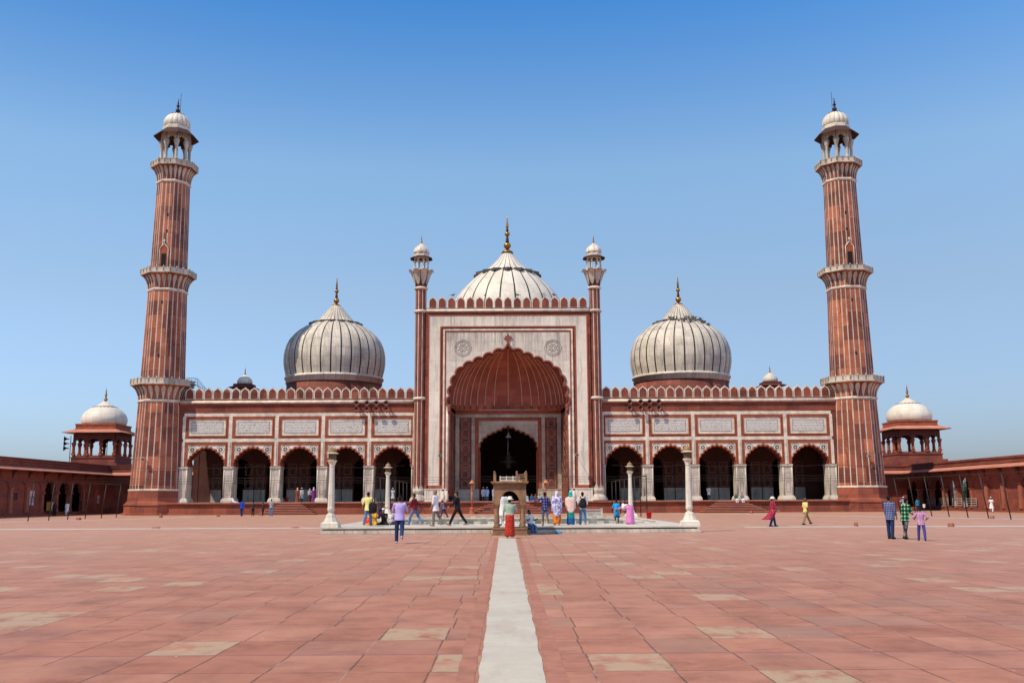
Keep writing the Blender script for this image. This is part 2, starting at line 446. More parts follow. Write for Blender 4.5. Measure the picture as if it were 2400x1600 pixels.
# red core of the wings, one wall pierced by five arches on each side
BAY = [12.53+5.008*i for i in range(5)]
ZB, ZC = 5.22, 12.0
for s in (-1, 1):
    m = M()
    for b in BAY:
        cx = s*b
        m.prism(arch_panel(cx-2.504, cx+2.504, ZB, ZC, cusped(1.92, 5.62, 1.56, 11, .3, .18, WING, cx=cx)), YF, YF+1.55)
    x0, x1 = (sorted((s*10.02, s*8.95)))
    m.box(x0, x1, YF, YF+1.5, 1.4, ZC)
    x0, x1 = (sorted((s*35.07, s*36.2)))
    m.box(x0, x1, YF, YF+1.5, 1.4, ZC)
    m.build('arcade_wall', [RED], mosque)
    # white bands that divide the wall into fields
    m = M(); d0, d1 = YF-.05, YF-.004
    xa, xb = sorted((s*10.05, s*35.1))
    m.box(xa, xb, d0, d1, 10.63, 10.97); m.box(xa, xb, d0-.02, d1, 7.86, 8.22)
    for i in range(6):
        xc = s*(12.53-2.504+5.008*i)
        hw = .19 if 0 < i < 5 else .16
        if i == 0: xc += s*.17
        m.box(xc-hw, xc+hw, d0-.01, d1, 8.224, 10.626); m.box(xc-hw, xc+hw, d0-.01, d1, 5.28, 7.856)
        if 0 < i < 5: m.box(xc-.035, xc+.035, d0-.08, d0-.012, 5.5, 7.84)
    m.build('marble_banding', [MARBB], mosque)
    for b in BAY:
        cx = s*b
        # frame round the lettered panel
        m = M()
        for k, (ex, w, d) in enumerate(((2.28, .15, .05), (2.10, .10, .10))):
            zt, zb = 10.60-(2.28-ex), 8.25+(2.28-ex)
            m.box(cx-ex, cx+ex, YF-d, YF-.004, zt-w, zt, 0); m.box(cx-ex, cx+ex, YF-d, YF-.004, zb, zb+w, 0)
            m.box(cx-ex, cx-ex+w, YF-d, YF-.004, zb+w, zt-w, 0); m.box(cx+ex-w, cx+ex, YF-d, YF-.004, zb+w, zt-w, 0)
        fr = m.build('panel_frame', [REDM], mosque)
        m = M()
        m.box(cx-2.0, cx+2.0, YF-.03, YF-.004, 8.54, 10.32, 0)
        pn = m.build('marble_panel', [MARBB], mosque)
        m = M(); m.box(cx-1.67, cx+1.67, YF-.045, YF-.031, 8.84, 10.0, 0)
        for zz in (8.80, 10.0): m.box(cx-1.71, cx+1.71, YF-.05, YF-.031, zz, zz+.035, 1)
        for xx in (-1.71, 1.675): m.box(cx+xx, cx+xx+.035, YF-.05, YF-.031, 8.836, 9.999, 1)
        m.build('inscription', [SCRIPT, INLAYG], pn)
        # red frame of the arch
        m = M()
        for ex, w, d in ((2.29, .14, .04), (2.13, .11, .09)):
            zt = 7.81-(2.29-ex)
            m.box(cx-ex, cx+ex, YF-d, YF-.004, zt-w, zt); m.box(cx-ex, cx-ex+w, YF-d, YF-.004, ZB, zt-w); m.box(cx+ex-w, cx+ex, YF-d, YF-.004, ZB, zt-w)
        ar = cusped(1.93, 5.62, 1.58, 11, .3, .2, WING, cx=cx)
        m.tube([(p[0], YF-.03, p[1]) for p in ar], .075, 6)
        m.prism([(cx-.05, 7.25), (cx-.16, 7.42), (cx-.04, 7.45), (cx, 7.58), (cx+.04, 7.45), (cx+.16, 7.42), (cx+.05, 7.25)], YF-.06, YF-.004)
        m.build('arch_frame', [REDM], mosque)
        m = M()
        big = cusped(2.02, 5.64, 1.70, 11, .3, .22, WING, cx=cx)
        m.prism([(cx-2.016, 5.642), (cx-2.016, 7.55), (cx+2.016, 7.55), (cx+2.016, 5.642)] + big[::-1][1:-1], YF-.032, YF-.004)
        sp = m.build('spandrel', [MARBS], mosque)
        for t in (-1, 1):
            m = M(); rx, rz = cx+t*1.52, 7.06
            for k in range(8):
                a = PI/8+2*PI*k/8
                pet = []
                for q in range(7):
                    tt = q/6; w = .046*math.sin(PI*min(1, .12+tt*.86)); r_ = .085+.205*tt
                    pet.append((r_, w))
                poly = [(rx+r_*cos(a)-w*sin(a), rz+r_*sin(a)+w*cos(a)) for r_, w in pet] + [(rx+r_*cos(a)+w*sin(a), rz+r_*sin(a)-w*cos(a)) for r_, w in pet[::-1]]
                m.prism(poly, YF-.05, YF-.033)
            ring = []
            for k in range(49):
                a = 2*PI*k/48; r_ = .385+.035*abs(cos(4*a))
                ring.append((rx+r_*cos(a), YF-.036, rz+r_*sin(a)))
            m.tube(ring, .018, 5)
            m.build('rosette', [INLAY], sp)
# piers with bases and capitals
def pier(cx, half=.5, y0=YF-.1, y1=YF+1.6):
    m = M()
    m.box(cx-half, cx+half, y0, y1, 1.9, 4.92)
    m.box(cx-half-.04, cx+half+.04, y0-.05, y1, 4.92, 5.02); m.box(cx-half-.07, cx+half+.07, y0-.09, y1, 5.02, 5.22)
    yc = (y0+y1)/2; dy = (y1-y0)/2
    m.frustum(cx, yc, 1.40, 1.62, half+.2, dy+.2, half+.19, dy+.19)
    m.frustum(cx, yc, 1.62, 1.9, half+.19, dy+.19, half+.05, dy+.05)
    for t in (-1, 1):
        m.tube([(cx+t*(half-.03), y0, 1.9), (cx+t*(half-.03), y0, 4.9)], .075, 8)
    if half < .45: return m.build('pier', [MARBD, INLAYG], mosque)
    # inlaid outline of the panel
    for xx in (-.2, .17): m.box(cx+xx, cx+xx+.03, y0-.008, y0+.01, 2.25, 3.3, 1)
    for zz in (2.22, 3.3): m.box(cx-.2, cx+.2, y0-.008, y0+.01, zz, zz+.03, 1)
    for zz in (3.75, 4.25): m.box(cx-.30, cx+.30, y0-.006, y0+.01, zz, zz+.025, 1)
    return m.build('pier', [MARBD, INLAYG], mosque)
for s in (-1, 1):
    for i in range(6):
        xc = 12.53-2.504+5.008*i
        if i == 0: pier(s*(xc+.2), .18)
        elif i == 5: pier(s*(xc-.15), .42)
        else: pier(s*xc)

# entablature, cornice, merlons
MERLON = None
def merlon_mesh():
    m = MB(lambda p: (p[0]*K, p[1]*K, p[2]*K))
    out = [(-.47, 0), (-.47, .72), (-.44, .80), (-.46, .84), (-.36, 1.02), (-.2, 1.12), (-.09, 1.19), (0, 1.30), (.09, 1.19), (.2, 1.12), (.36, 1.02), (.46, .84), (.44, .80), (.47, .72), (.47, 0)]
    inn = [(-.37, .06), (-.37, .70), (-.33, .80), (-.28, .93), (-.16, 1.01), (-.06, 1.08), (0, 1.15), (.06, 1.08), (.16, 1.01), (.28, .93), (.33, .80), (.37, .70), (.37, .06)]
    m.prism(out, 0, .42, 1)
    m.prism(inn, -.035, .0, 0)
    return m.mesh('merlon', [RED, MARBB])
mer = merlon_mesh()
def merlon(x, y, z, sc=1.):
    o = bpy.data.objects.new('merlon', mer); COL.objects.link(o); o.parent = mosque
    o.location = TB((x, y, z)); o.scale = (sc, 1, sc)
for s in (-1, 1):
    m = M(); x0, x1 = sorted((s*9.9, s*35.6))
    m.box(x0, x1, YF-.06, YF-.004, 11.03, 11.10); m.box(x0, x1, YF-.10, YF-.004, 11.86, 11.995)
    m.build('frieze_moulding', [REDM], mosque)
    m = M(); x0, x1 = sorted((s*10.0, s*35.6))
    m.tube([(x0, YF-.12, 12.14), (x1, YF-.12, 12.14)], .15, 10)
    m.box(x0, x1, YF-.08, YF+1.5, 12.28, 12.345)
    m.build('cornice', [MARBB], mosque)
    m = M(); m.box(x0, x1, YF+.04, YF+.5, 12.346, 12.50)
    m.build('parapet_base', [REDM], mosque)
    for i in range(25): merlon(s*(10.72+.997*i), YF, 12.50)

# hall behind the arcades: roof, floor, rear and end walls, inner arcade
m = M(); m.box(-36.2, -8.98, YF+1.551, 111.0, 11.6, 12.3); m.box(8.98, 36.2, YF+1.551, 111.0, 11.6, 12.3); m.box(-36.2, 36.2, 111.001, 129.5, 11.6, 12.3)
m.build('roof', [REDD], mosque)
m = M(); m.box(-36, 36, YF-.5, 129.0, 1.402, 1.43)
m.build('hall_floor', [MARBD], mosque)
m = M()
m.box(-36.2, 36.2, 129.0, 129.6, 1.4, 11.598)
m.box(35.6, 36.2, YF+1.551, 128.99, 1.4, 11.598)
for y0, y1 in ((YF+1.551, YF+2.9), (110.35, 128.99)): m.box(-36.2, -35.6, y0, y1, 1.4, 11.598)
m.box(-36.2, -35.6, YF+2.9, 110.35, 9.3, 11.598)  # lintel of an opening added so sun reaches the inner arcade
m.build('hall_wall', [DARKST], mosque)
NICHE = plain('pale_niche_outline', (.34,.22,.17), .7, .3, 2)
for s in (-1, 1):
    for i, b in enumerate(BAY):
        cx = s*b + s*(-.9); yb = 110.4; ox = .75 if (s < 0 and i == 4) else 0
        m = M()
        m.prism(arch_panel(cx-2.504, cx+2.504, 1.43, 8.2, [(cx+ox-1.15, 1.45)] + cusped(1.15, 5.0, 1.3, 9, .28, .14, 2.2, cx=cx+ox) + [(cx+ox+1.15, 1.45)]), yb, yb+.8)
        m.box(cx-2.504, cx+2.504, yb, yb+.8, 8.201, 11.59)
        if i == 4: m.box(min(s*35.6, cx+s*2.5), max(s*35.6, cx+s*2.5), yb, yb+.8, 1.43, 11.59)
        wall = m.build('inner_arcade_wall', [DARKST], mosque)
        for t in (-1, 1):
            xx = cx+t*1.85
            m = M(); m.box(xx-.6, xx+.6, yb-.06, yb-.005, 1.44, 2.85)
            m.build('marble_dado', [MARBD], wall)
            m = M()
            for zz in (3.0, 4.5):
                for q in (-.42, .42): m.box(xx+q-.02, xx+q+.02, yb-.02, yb-.003, zz, zz+1.2)
                for q in (0, 1.2): m.box(xx-.44, xx+.44, yb-.02, yb-.003, zz+q, zz+q+.04)
                m.tube([(xx-.28, yb-.015, zz+.02), (xx-.28, yb-.015, zz+.6), (xx-.2, yb-.015, zz+.82), (xx, yb-.015, zz+1.0), (xx+.2, yb-.015, zz+.82), (xx+.28, yb-.015, zz+.6), (xx+.28, yb-.015, zz+.02)], .022, 5)
            m.build('niche_outline', [NICHE], wall)

# ------------------------------------------------------------------ great portal
m = M()
arch = cusped(6.36, 11.5, 6.25, 17, .27, .75, FOUR)
m.prism(arch_panel(-8.97, 8.97, 1.41, 21.9, [(-6.36, 1.42)] + arch + [(6.36, 1.42)]), YP, YP+1.0)
m.box(-8.97, -7.4, YP+1.001, 111, 1.41, 21.9); m.box(7.4, 8.97, YP+1.001, 111, 1.41, 21.9)
m.box(-8.97, 8.97, YP+1.001, 111, 20.8, 21.9); m.box(-7.39, 7.39, 110.2, 111, 12.2, 20.79)
m.build('portal_wall', [RED], mosque)
def ushape(m, xo, xi, zb, zt, zi, y0, y1, k=0):
    m.box(-xo, -xi, y0, y1, zb, zi, k); m.box(xi, xo, y0, y1, zb, zi, k); m.box(-xo, xo, y0, y1, zi+.001, zt, k)
m = M(); ushape(m, 8.57, 7.41, 3.1, 21.42, 20.3, YP-.04, YP-.004)
m.build('portal_marble_border', [MARBS], mosque)
m = M()
ushape(m, 7.06, 6.88, 2.0, 19.98, 19.80, YP-.10, YP-.004)
for t in (-1, 1): m.tube([(t*6.57, YP-.03, 2.0), (t*6.57, YP-.03, 11.2)], .10, 8)
for t in (-1, 1):
    for xx in (6.57, 6.97): m.lathe([(.14, 1.45), (.2, 1.5), (.16, 1.75), (.2, 2.1), (.12, 2.35), (.11, 2.5)], 10, t*xx, YP-.06)
m.build('portal_colonnette', [MARBB], mosque)
m = M()
ushape(m, 7.40, 7.28, 2.9, 20.29, 20.17, YP-.07, YP-.004); ushape(m, 8.72, 8.575, 2.78, 21.56, 21.43, YP-.06, YP-.004)
m.box(-8.72, -7.0, YP-.06, YP-.004, 2.78, 3.08); m.box(7.0, 8.72, YP-.06, YP-.004, 2.78, 3.08)
ushape(m, 6.86, 6.74, 2.6, 19.78, 19.62, YP-.05, YP-.004)
m.build('portal_red_moulding', [REDM], mosque)
m = M()
big = cusped(6.50, 11.5, 6.42, 17, .27, .80, FOUR)
m.prism([(-6.72, 11.5), (-6.72, 19.6), (6.72, 19.6), (6.72, 11.5)] + big[::-1], YP-.03, YP-.004)
for t in (-1, 1): m.box(min(t*6.40, t*6.72), max(t*6.40, t*6.72), YP-.028, YP-.004, 2.6, 11.49)
psp = m.build('portal_spandrel', [MARB], mosque)
for t in (-1, 1):
    m = M(); rx, rz = t*4.9, 17.86
    for R_, am, w in ((.90, .06, .028), (.76, .05, .026)):
        m.tube([(rx+(R_+am*abs(cos(4*(2*PI*k/64)))-.03)*cos(2*PI*k/64), YP-.035, rz+(R_+am*abs(cos(4*(2*PI*k/64)))-.03)*sin(2*PI*k/64)) for k in range(65)], w, 5)
    for k in range(8):
        a = 2*PI*k/8
        for rr, q in ((.52, .17), (.27, .12)):
            m.tube([(rx+rr*cos(a)+q*cos(b), YP-.035, rz+rr*sin(a)+q*sin(b)) for b in [2*PI*j/12 for j in range(13)]], .016, 4)
    m.build('medallion', [plain('faded_inlay', (.26,.235,.21), .6, .4, 3)], psp)
m = M()
m.tube([(-6.36, YP-.04, 1.5), (-6.36, YP-.04, 11.5)] , .06, 8)
m.tube([(6.36, YP-.04, 1.5), (6.36, YP-.04, 11.5)] , .06, 8)
m.tube([(p[0], YP-.04, p[1]) for p in cusped(6.42, 11.5, 6.32, 17, .27, .78, FOUR)], .13, 8)
m.tube([(p[0], YP+.35, p[1]) for p in cusped(6.30, 11.5, 6.18, 17, .27, .72, FOUR)], .10, 6)
m.prism([(-.1, 18.42), (-.18, 18.72), (-.5, 18.95), (-.28, 19.0), (-.34, 19.25), (-.12, 19.15), (0, 19.52), (.12, 19.15), (.34, 19.25), (.28, 19.0), (.5, 18.95), (.18, 18.72), (.1, 18.42)], YP-.12, YP-.032)
for t in (-1, 1): m.lathe([(.05, 10.7), (.16, 10.85), (.24, 11.15), (.14, 11.3), (.26, 11.55), (.22, 11.7)], 8, t*6.36, YP-.1)
m.build('portal_arch_moulding', [plain('portal_red_trim', (.22,.062,.042), .75, .4, 1.5)], mosque)
for t in (-1, 1):
    m = M()
    a, b = sorted((t*6.62, t*8.95))
    m.box(a, b, YP-.10, YP-.004, 1.5, 2.70); m.box(a-.03, b+.03, YP-.14, YP-.004, 2.70, 2.775); m.box(a-.05, b+.05, YP-.2, YP-.004, 1.405, 1.54)
    c, d = sorted((t*7.35, t*8.75))
    for q in (c, d-.03): m.box(q, q+.03, YP-.108, YP-.09, 1.68, 2.56, 1)
    for q in (1.66, 2.56): m.box(c, d, YP-.108, YP-.09, q, q+.03, 1)
    m.build('portal_dado', [MARBS, INLAYG], mosque)
m = M()
m.tube([(-8.9, YP-.1, 22.02), (8.9, YP-.1, 22.02)], .13, 10); m.box(-8.95, 8.95, YP-.06, YP+1.0, 22.15, 22.22)
m.build('portal_cornice', [MARBB], mosque)
m = M(); m.box(-8.95, 8.95, YP+.04, YP+.5, 22.221, 22.34); m.build('portal_parapet_base', [REDM], mosque)
for i in range(17): merlon((i-8)*1.03, YP, 22.34, 1.0)

# recess of the portal: side walls, rear wall with the inner doorway, ribbed half dome
YB = 108.0
m = M()
for t in (-1, 1):
    i = m.add([(t*6.36, YP+1.0, 1.41), (t*6.02, YB, 1.41), (t*6.02, YB, 11.2), (t*6.36, YP+1.0, 11.2)]); m.face((i, i+1, i+2, i+3), 0)
    j = m.add([(t*6.9, YP+1.0, 1.41), (t*6.9, YB, 1.41), (t*6.9, YB, 11.2), (t*6.9, YP+1.0, 11.2)]); m.face((j, j+1, j+2, j+3), 0)
    m.face((i+2, i+3, j+3, j+2), 0)
m.build('recess_side_wall', [RED], mosque)
m = M()
for t in (-1, 1):
    for zz in [3.0+1.02*k for k in range(8)]:
        for ya, yb_ in ((103.6, 105.3), (105.6, 107.6)):
            xa = lerp(6.36, 6.02, (ya-103.3)/4.7)-.015; xb = lerp(6.36, 6.02, (yb_-103.3)/4.7)-.015
            m.tube([(t*xa, ya, zz), (t*xb, yb_, zz), (t*xb, yb_, zz+.8), (t*xa, ya, zz+.8), (t*xa, ya, zz)], .028, 4)
m.build('side_wall_inlay', [plain('dull_pink_inlay', (.34,.20,.16), .7, .3, 2)], mosque)
C14 = 1.0141
def zc(z): return 1.6+(z-1.6)*C14
darch = cusped(3.20, zc(6.85), 2.75, 15, .27, .34, DOOR)
m = M()
m.prism(arch_panel(-6.9, 6.9, 1.43, 11.3, [(-3.2, 1.45)] + darch + [(3.2, 1.45)]), YB, YB+1.0)
m.build('recess_rear_wall', [RED], mosque)
MARBR = masonry('mottled_shade_toned_marble', (.54,.455,.355), (.42,.35,.27), (.2,.16,.13), 1.6, .9, .01, .5, .4, (.14,.115,.10), .6, .3, patch=(.22,.18,.15))  # mottled stone, its whites also toned down to stand in for recess shade
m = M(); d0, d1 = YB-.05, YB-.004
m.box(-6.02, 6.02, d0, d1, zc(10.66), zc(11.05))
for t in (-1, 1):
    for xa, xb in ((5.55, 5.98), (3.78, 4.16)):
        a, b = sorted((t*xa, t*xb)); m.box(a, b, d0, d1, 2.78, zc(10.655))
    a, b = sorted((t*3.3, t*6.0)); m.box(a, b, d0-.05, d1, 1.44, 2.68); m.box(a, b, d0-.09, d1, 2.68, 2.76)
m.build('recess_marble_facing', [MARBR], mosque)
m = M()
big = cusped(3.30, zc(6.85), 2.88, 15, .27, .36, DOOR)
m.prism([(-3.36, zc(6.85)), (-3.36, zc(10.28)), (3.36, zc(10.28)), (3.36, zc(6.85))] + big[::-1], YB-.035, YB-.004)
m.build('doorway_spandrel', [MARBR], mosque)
m = M()
m.tube([(p[0], YB-.03, p[1]) for p in [(-3.22, 1.5)] + cusped(3.22, zc(6.85), 2.78, 15, .27, .35, DOOR) + [(3.22, 1.5)]], .08, 6)
ushape(m, 3.76, 3.40, 2.77, zc(10.58), zc(10.30), YB-.06, YB-.004)
m.box(-6.0, 6.0, YB-.14, YB-.004, zc(11.06), zc(11.46))
m.build('doorway_moulding', [REDM], mosque)
m = M()
m.box(-6.15, 6.15, YB-.3, YB-.002, zc(11.465), zc(11.54))
m.build('recess_ledge', [MARBD], mosque)
INL = plain('pale_inlay_line', (.45,.29,.23), .7, .25, 2)
boxes = [(9.65,10.52,0),(8.55,9.46,0),(7.87,8.43,1),(6.82,7.73,0),(5.74,6.64,0),(5.08,5.58,1),(4.0,4.86,0),(2.91,3.80,0)]
for t in (-1, 1):
    cx = t*4.86
    for za, zb, hexa in boxes:
        za, zb = zc(za), zc(zb); m = M(); y = YB-.02; w = .035
        L, R_ = cx-.46, cx+.46
        m.box(L, R_, y-.015, YB-.003, za, za+w); m.box(L, R_, y-.015, YB-.003, zb-w, zb)
        m.box(L, L+w, y-.015, YB-.003, za+w, zb-w); m.box(R_-w, R_, y-.015, YB-.003, za+w, zb-w)
        h = zb-za
        if hexa: m.tube([(L+.06, y, za+h/2), (L+.26, y, za+h*.8), (R_-.26, y, za+h*.8), (R_-.06, y, za+h/2), (R_-.26, y, za+h*.2), (L+.26, y, za+h*.2), (L+.06, y, za+h/2)], .022, 5)
        else: m.tube([(cx-.32, y, za+.04), (cx-.32, y, za+h*.55), (cx-.24, y, za+h*.74), (cx-.1, y, za+h*.84), (cx, y, za+h*.95), (cx+.1, y, za+h*.84), (cx+.24, y, za+h*.74), (cx+.32, y, za+h*.55), (cx+.32, y, za+.04)], .026, 5)
        m.build('inlaid_panel', [INL], mosque)
# half dome, fluted, with pale ribs running to the crown
m = M()
NA, NH = 40, 12
def shell(a, t):
    """a: 0..pi round the back, t: 0 at the springing .. 1 at the crown"""
    c, s_ = cos(a), sin(a)
    bx = -6.42*math.copysign(abs(c)**.75, c); by = 4.75*abs(s_)**.55
    r_ = max(0, 1-t**2.25)**(1/2.25)
    return (bx*r_, YP+.9+by*lerp(r_, 1, .0)*1.0, 11.62+6.45*t)
rings = []
for j in range(NH+1):
    t = math.sin(PI/2*j/NH)*.996
    rings.append([shell(PI*k/NA, t) for k in range(NA+1)])
m.loft(rings, 0, closed=False, sm=True)
hd = m.build('half_dome', [masonry('half_dome_sandstone', (.40,.115,.07), (.28,.075,.05), (.16,.05,.038), 1.5, .85, .012, .35, .15, (.10,.05,.045))], mosque)
RIBM = plain('pinkish_rib', (.66,.42,.32), .7, .25, 2)
for k in range(4, NA-3, 2):
    a = PI*k/NA; m = M()
    pts = []
    for j in range(15):
        t = math.sin(PI/2*(.02+.93*j/14)); p = shell(a, t)
        pts.append((p[0]*.995, p[1]-.05, p[2]-.02))
    m.tube(pts, .055, 5)
    p = shell(PI*k/NA, .02); m.lathe([(.05, p[2]-.06), (.1, p[2]+.02), (.11, p[2]+.12), (.04, p[2]+.36)], 6, p[0]*.985, p[1]-.08, m=1)
    m.build('rib', [RIBM, REDM], hd)
DARKEAVE = plain('dark_eave_stone', (.055,.026,.021), .8, .4, 1.5)  # near-black brown stone for eaves and lantern interiors
# ------------------------------------------------------------------ turrets at the corners of the portal
def fluted_dome(m, cx, cy, prof, lobes, depth, per=8, mat=0, dark=1):
    per = 14
    n = lobes*per; cols = [dark if (k % per) in (0,) else mat for k in range(n)]
    rings = []
    for r, z in prof:
        ring = []
        for k in range(n):
            a = 2*PI*(k-.5)/n
            f = 1 - depth + depth*abs(sin(PI*((k)/per % 1.0)))**.7
            ring.append((cx+r*f*cos(a), cy+r*f*sin(a), z))
        rings.append(ring)
    m.loft(rings, mat, True, True, True, True, cols)

TURR = plain('turret_sandstone', (.20,.056,.034), .75, .5, .9)
for s in (-1, 1):
    cx, cy = s*9.58, 102.75
    tu = None
    m = M()
    # clustered shaft: rounded rolls between thin white fillets
    n = 48
    cols = [1 if k % 6 == 0 else 0 for k in range(n)]
    rings = []
    for z in (3.0, 8.0, 12.25, 12.55, 17., 21.8, 22.2, 24.45):
        ring = []
        for k in range(n):
            a = 2*PI*(k-.5)/n+PI/8
            f = .90+.10*abs(sin(PI*((k-.5) % 6)/6))**.6
            ring.append((cx+.60*f*cos(a), cy+.60*f*sin(a), z))
        rings.append(ring)
    m.loft(rings, 0, True, False, True, True, cols)
    tu = m.build('turret', [TURR, MARBB], mosque)
    m = M()
    m.lathe([(.92, 1.41), (.9, 1.6), (.72, 2.05), (.56, 2.2), (.66, 2.3), (.70, 2.55), (.66, 2.75)], 16, cx, cy)
    for k in range(8):
        a = 2*PI*k/8+PI/8; b = PI/8*.98
        i = m.add([(cx+.67*cos(a-b), cy+.67*sin(a-b), 2.7), (cx+.67*cos(a+b), cy+.67*sin(a+b), 2.7), (cx+.65*cos(a+b*.8), cy+.65*sin(a+b*.8), 2.95), (cx+.63*cos(a), cy+.63*sin(a), 3.25), (cx+.65*cos(a-b*.8), cy+.65*sin(a-b*.8), 2.95)])
        m.face([i, i+1, i+2, i+3, i+4])
    m.build('lotus_base', [MARBD], tu)
    m = M()
    for z in (12.4, 22.0, 24.6):
        m.lathe([(.62, z-.16), (.74, z-.10), (.78, z), (.74, z+.10), (.62, z+.16)], 20, cx, cy)
    m.build('ring', [MARBB], tu)
    m = M()
    m.lathe([(.60, 24.75), (.72, 25.2), (.9, 25.8), (1.02, 26.4), (.9, 26.66)], 16, cx, cy, m=1)
    for k in range(8):
        a = 2*PI*k/8+PI/8
        rows = []
        for t, w, r_, z in ((0, .02, .66, 24.95), (.15, .14, .70, 25.12), (.35, .27, .80, 25.5), (.6, .36, .95, 26.0), (.8, .38, 1.12, 26.38), (.93, .30, 1.32, 26.58), (1.0, .14, 1.46, 26.60), (1.02, .03, 1.5, 26.56)):
            rows.append([(cx+(r_+.03*(1-abs(q)))*cos(a)-q*w*sin(a), cy+(r_+.03*(1-abs(q)))*sin(a)+q*w*cos(a), z) for q in (-1, -.5, 0, .5, 1)])
        m.loft(rows, 0, closed=False, sm=True)
        rows = [[(p[0]*.0+cx+(p[0]-cx)*.965, cy+(p[1]-cy)*.965, p[2]+.01) for p in r_] for r_ in rows]
        m.loft(rows, 0, closed=False, sm=True)
    m.build('lotus_capital', [MARBD, REDD], tu)
    # kiosk with eave, dome and spike
    m = M()
    m.lathe([(.98, 26.55), (.98, 26.72)], 8, cx, cy, PI/8, sm=False)
    kt = 26.72
    for k in range(8):
        a = PI/8+2*PI*k/8; x, y = cx+.80*cos(a), cy+.80*sin(a)
        m.lathe([(.10, kt), (.075, kt+.12), (.065, kt+.75), (.11, kt+.9), (.12, kt+.95)], 8, x, y)
        b = a+2*PI/8
        p, q = (x, y), (cx+.80*cos(b), cy+.80*sin(b)); L = math.dist(p, q); ux, uy = (q[0]-p[0])/L, (q[1]-p[1])/L
        f = lambda X, Y, Z, p=p, ux=ux, uy=uy: (p[0]+ux*X+uy*Y, p[1]+uy*X-ux*Y, Z)
        m.prism(arch_panel(0, L, kt+.93, kt+1.5, cusped(L/2-.09, kt+.93, .27, 5, .3, .06, 2.2, cx=L/2)), -.05, .05, f=f)
    m.build('kiosk', [MARBB], tu)
    m = M(); m.loft([octring(.74, kt+1.26, cx, cy), octring(.74, kt+1.32, cx, cy)], 0, cap0=True, cap1=True); m.build('ceiling', [REDD], tu)
    m = M()
    m.lathe([(.72, 28.3), (1.30, 28.0), (1.31, 27.93), (.82, 28.16)], 8, cx, cy, PI/8, sm=False)
    m.build('eave', [DARKEAVE], tu)
    m = M()
    m.lathe([(.88, 28.2), (.88, 28.55)], 8, cx, cy, PI/8, sm=False)
    fluted_dome(m, cx, cy, [(.86, 28.5), (.90, 28.7), (.86, 28.95), (.72, 29.2), (.52, 29.4), (.40, 29.47), (.30, 29.52), (.16, 29.66), (.08, 29.8)], 8, .03, 10)
    m.build('dome', [MARBB, INLAYG], tu)
    m = M(); finial_mb(m, cx, cy, 29.75, 30.75, .12); m.build('finial', [GOLD, BRONZE], tu)

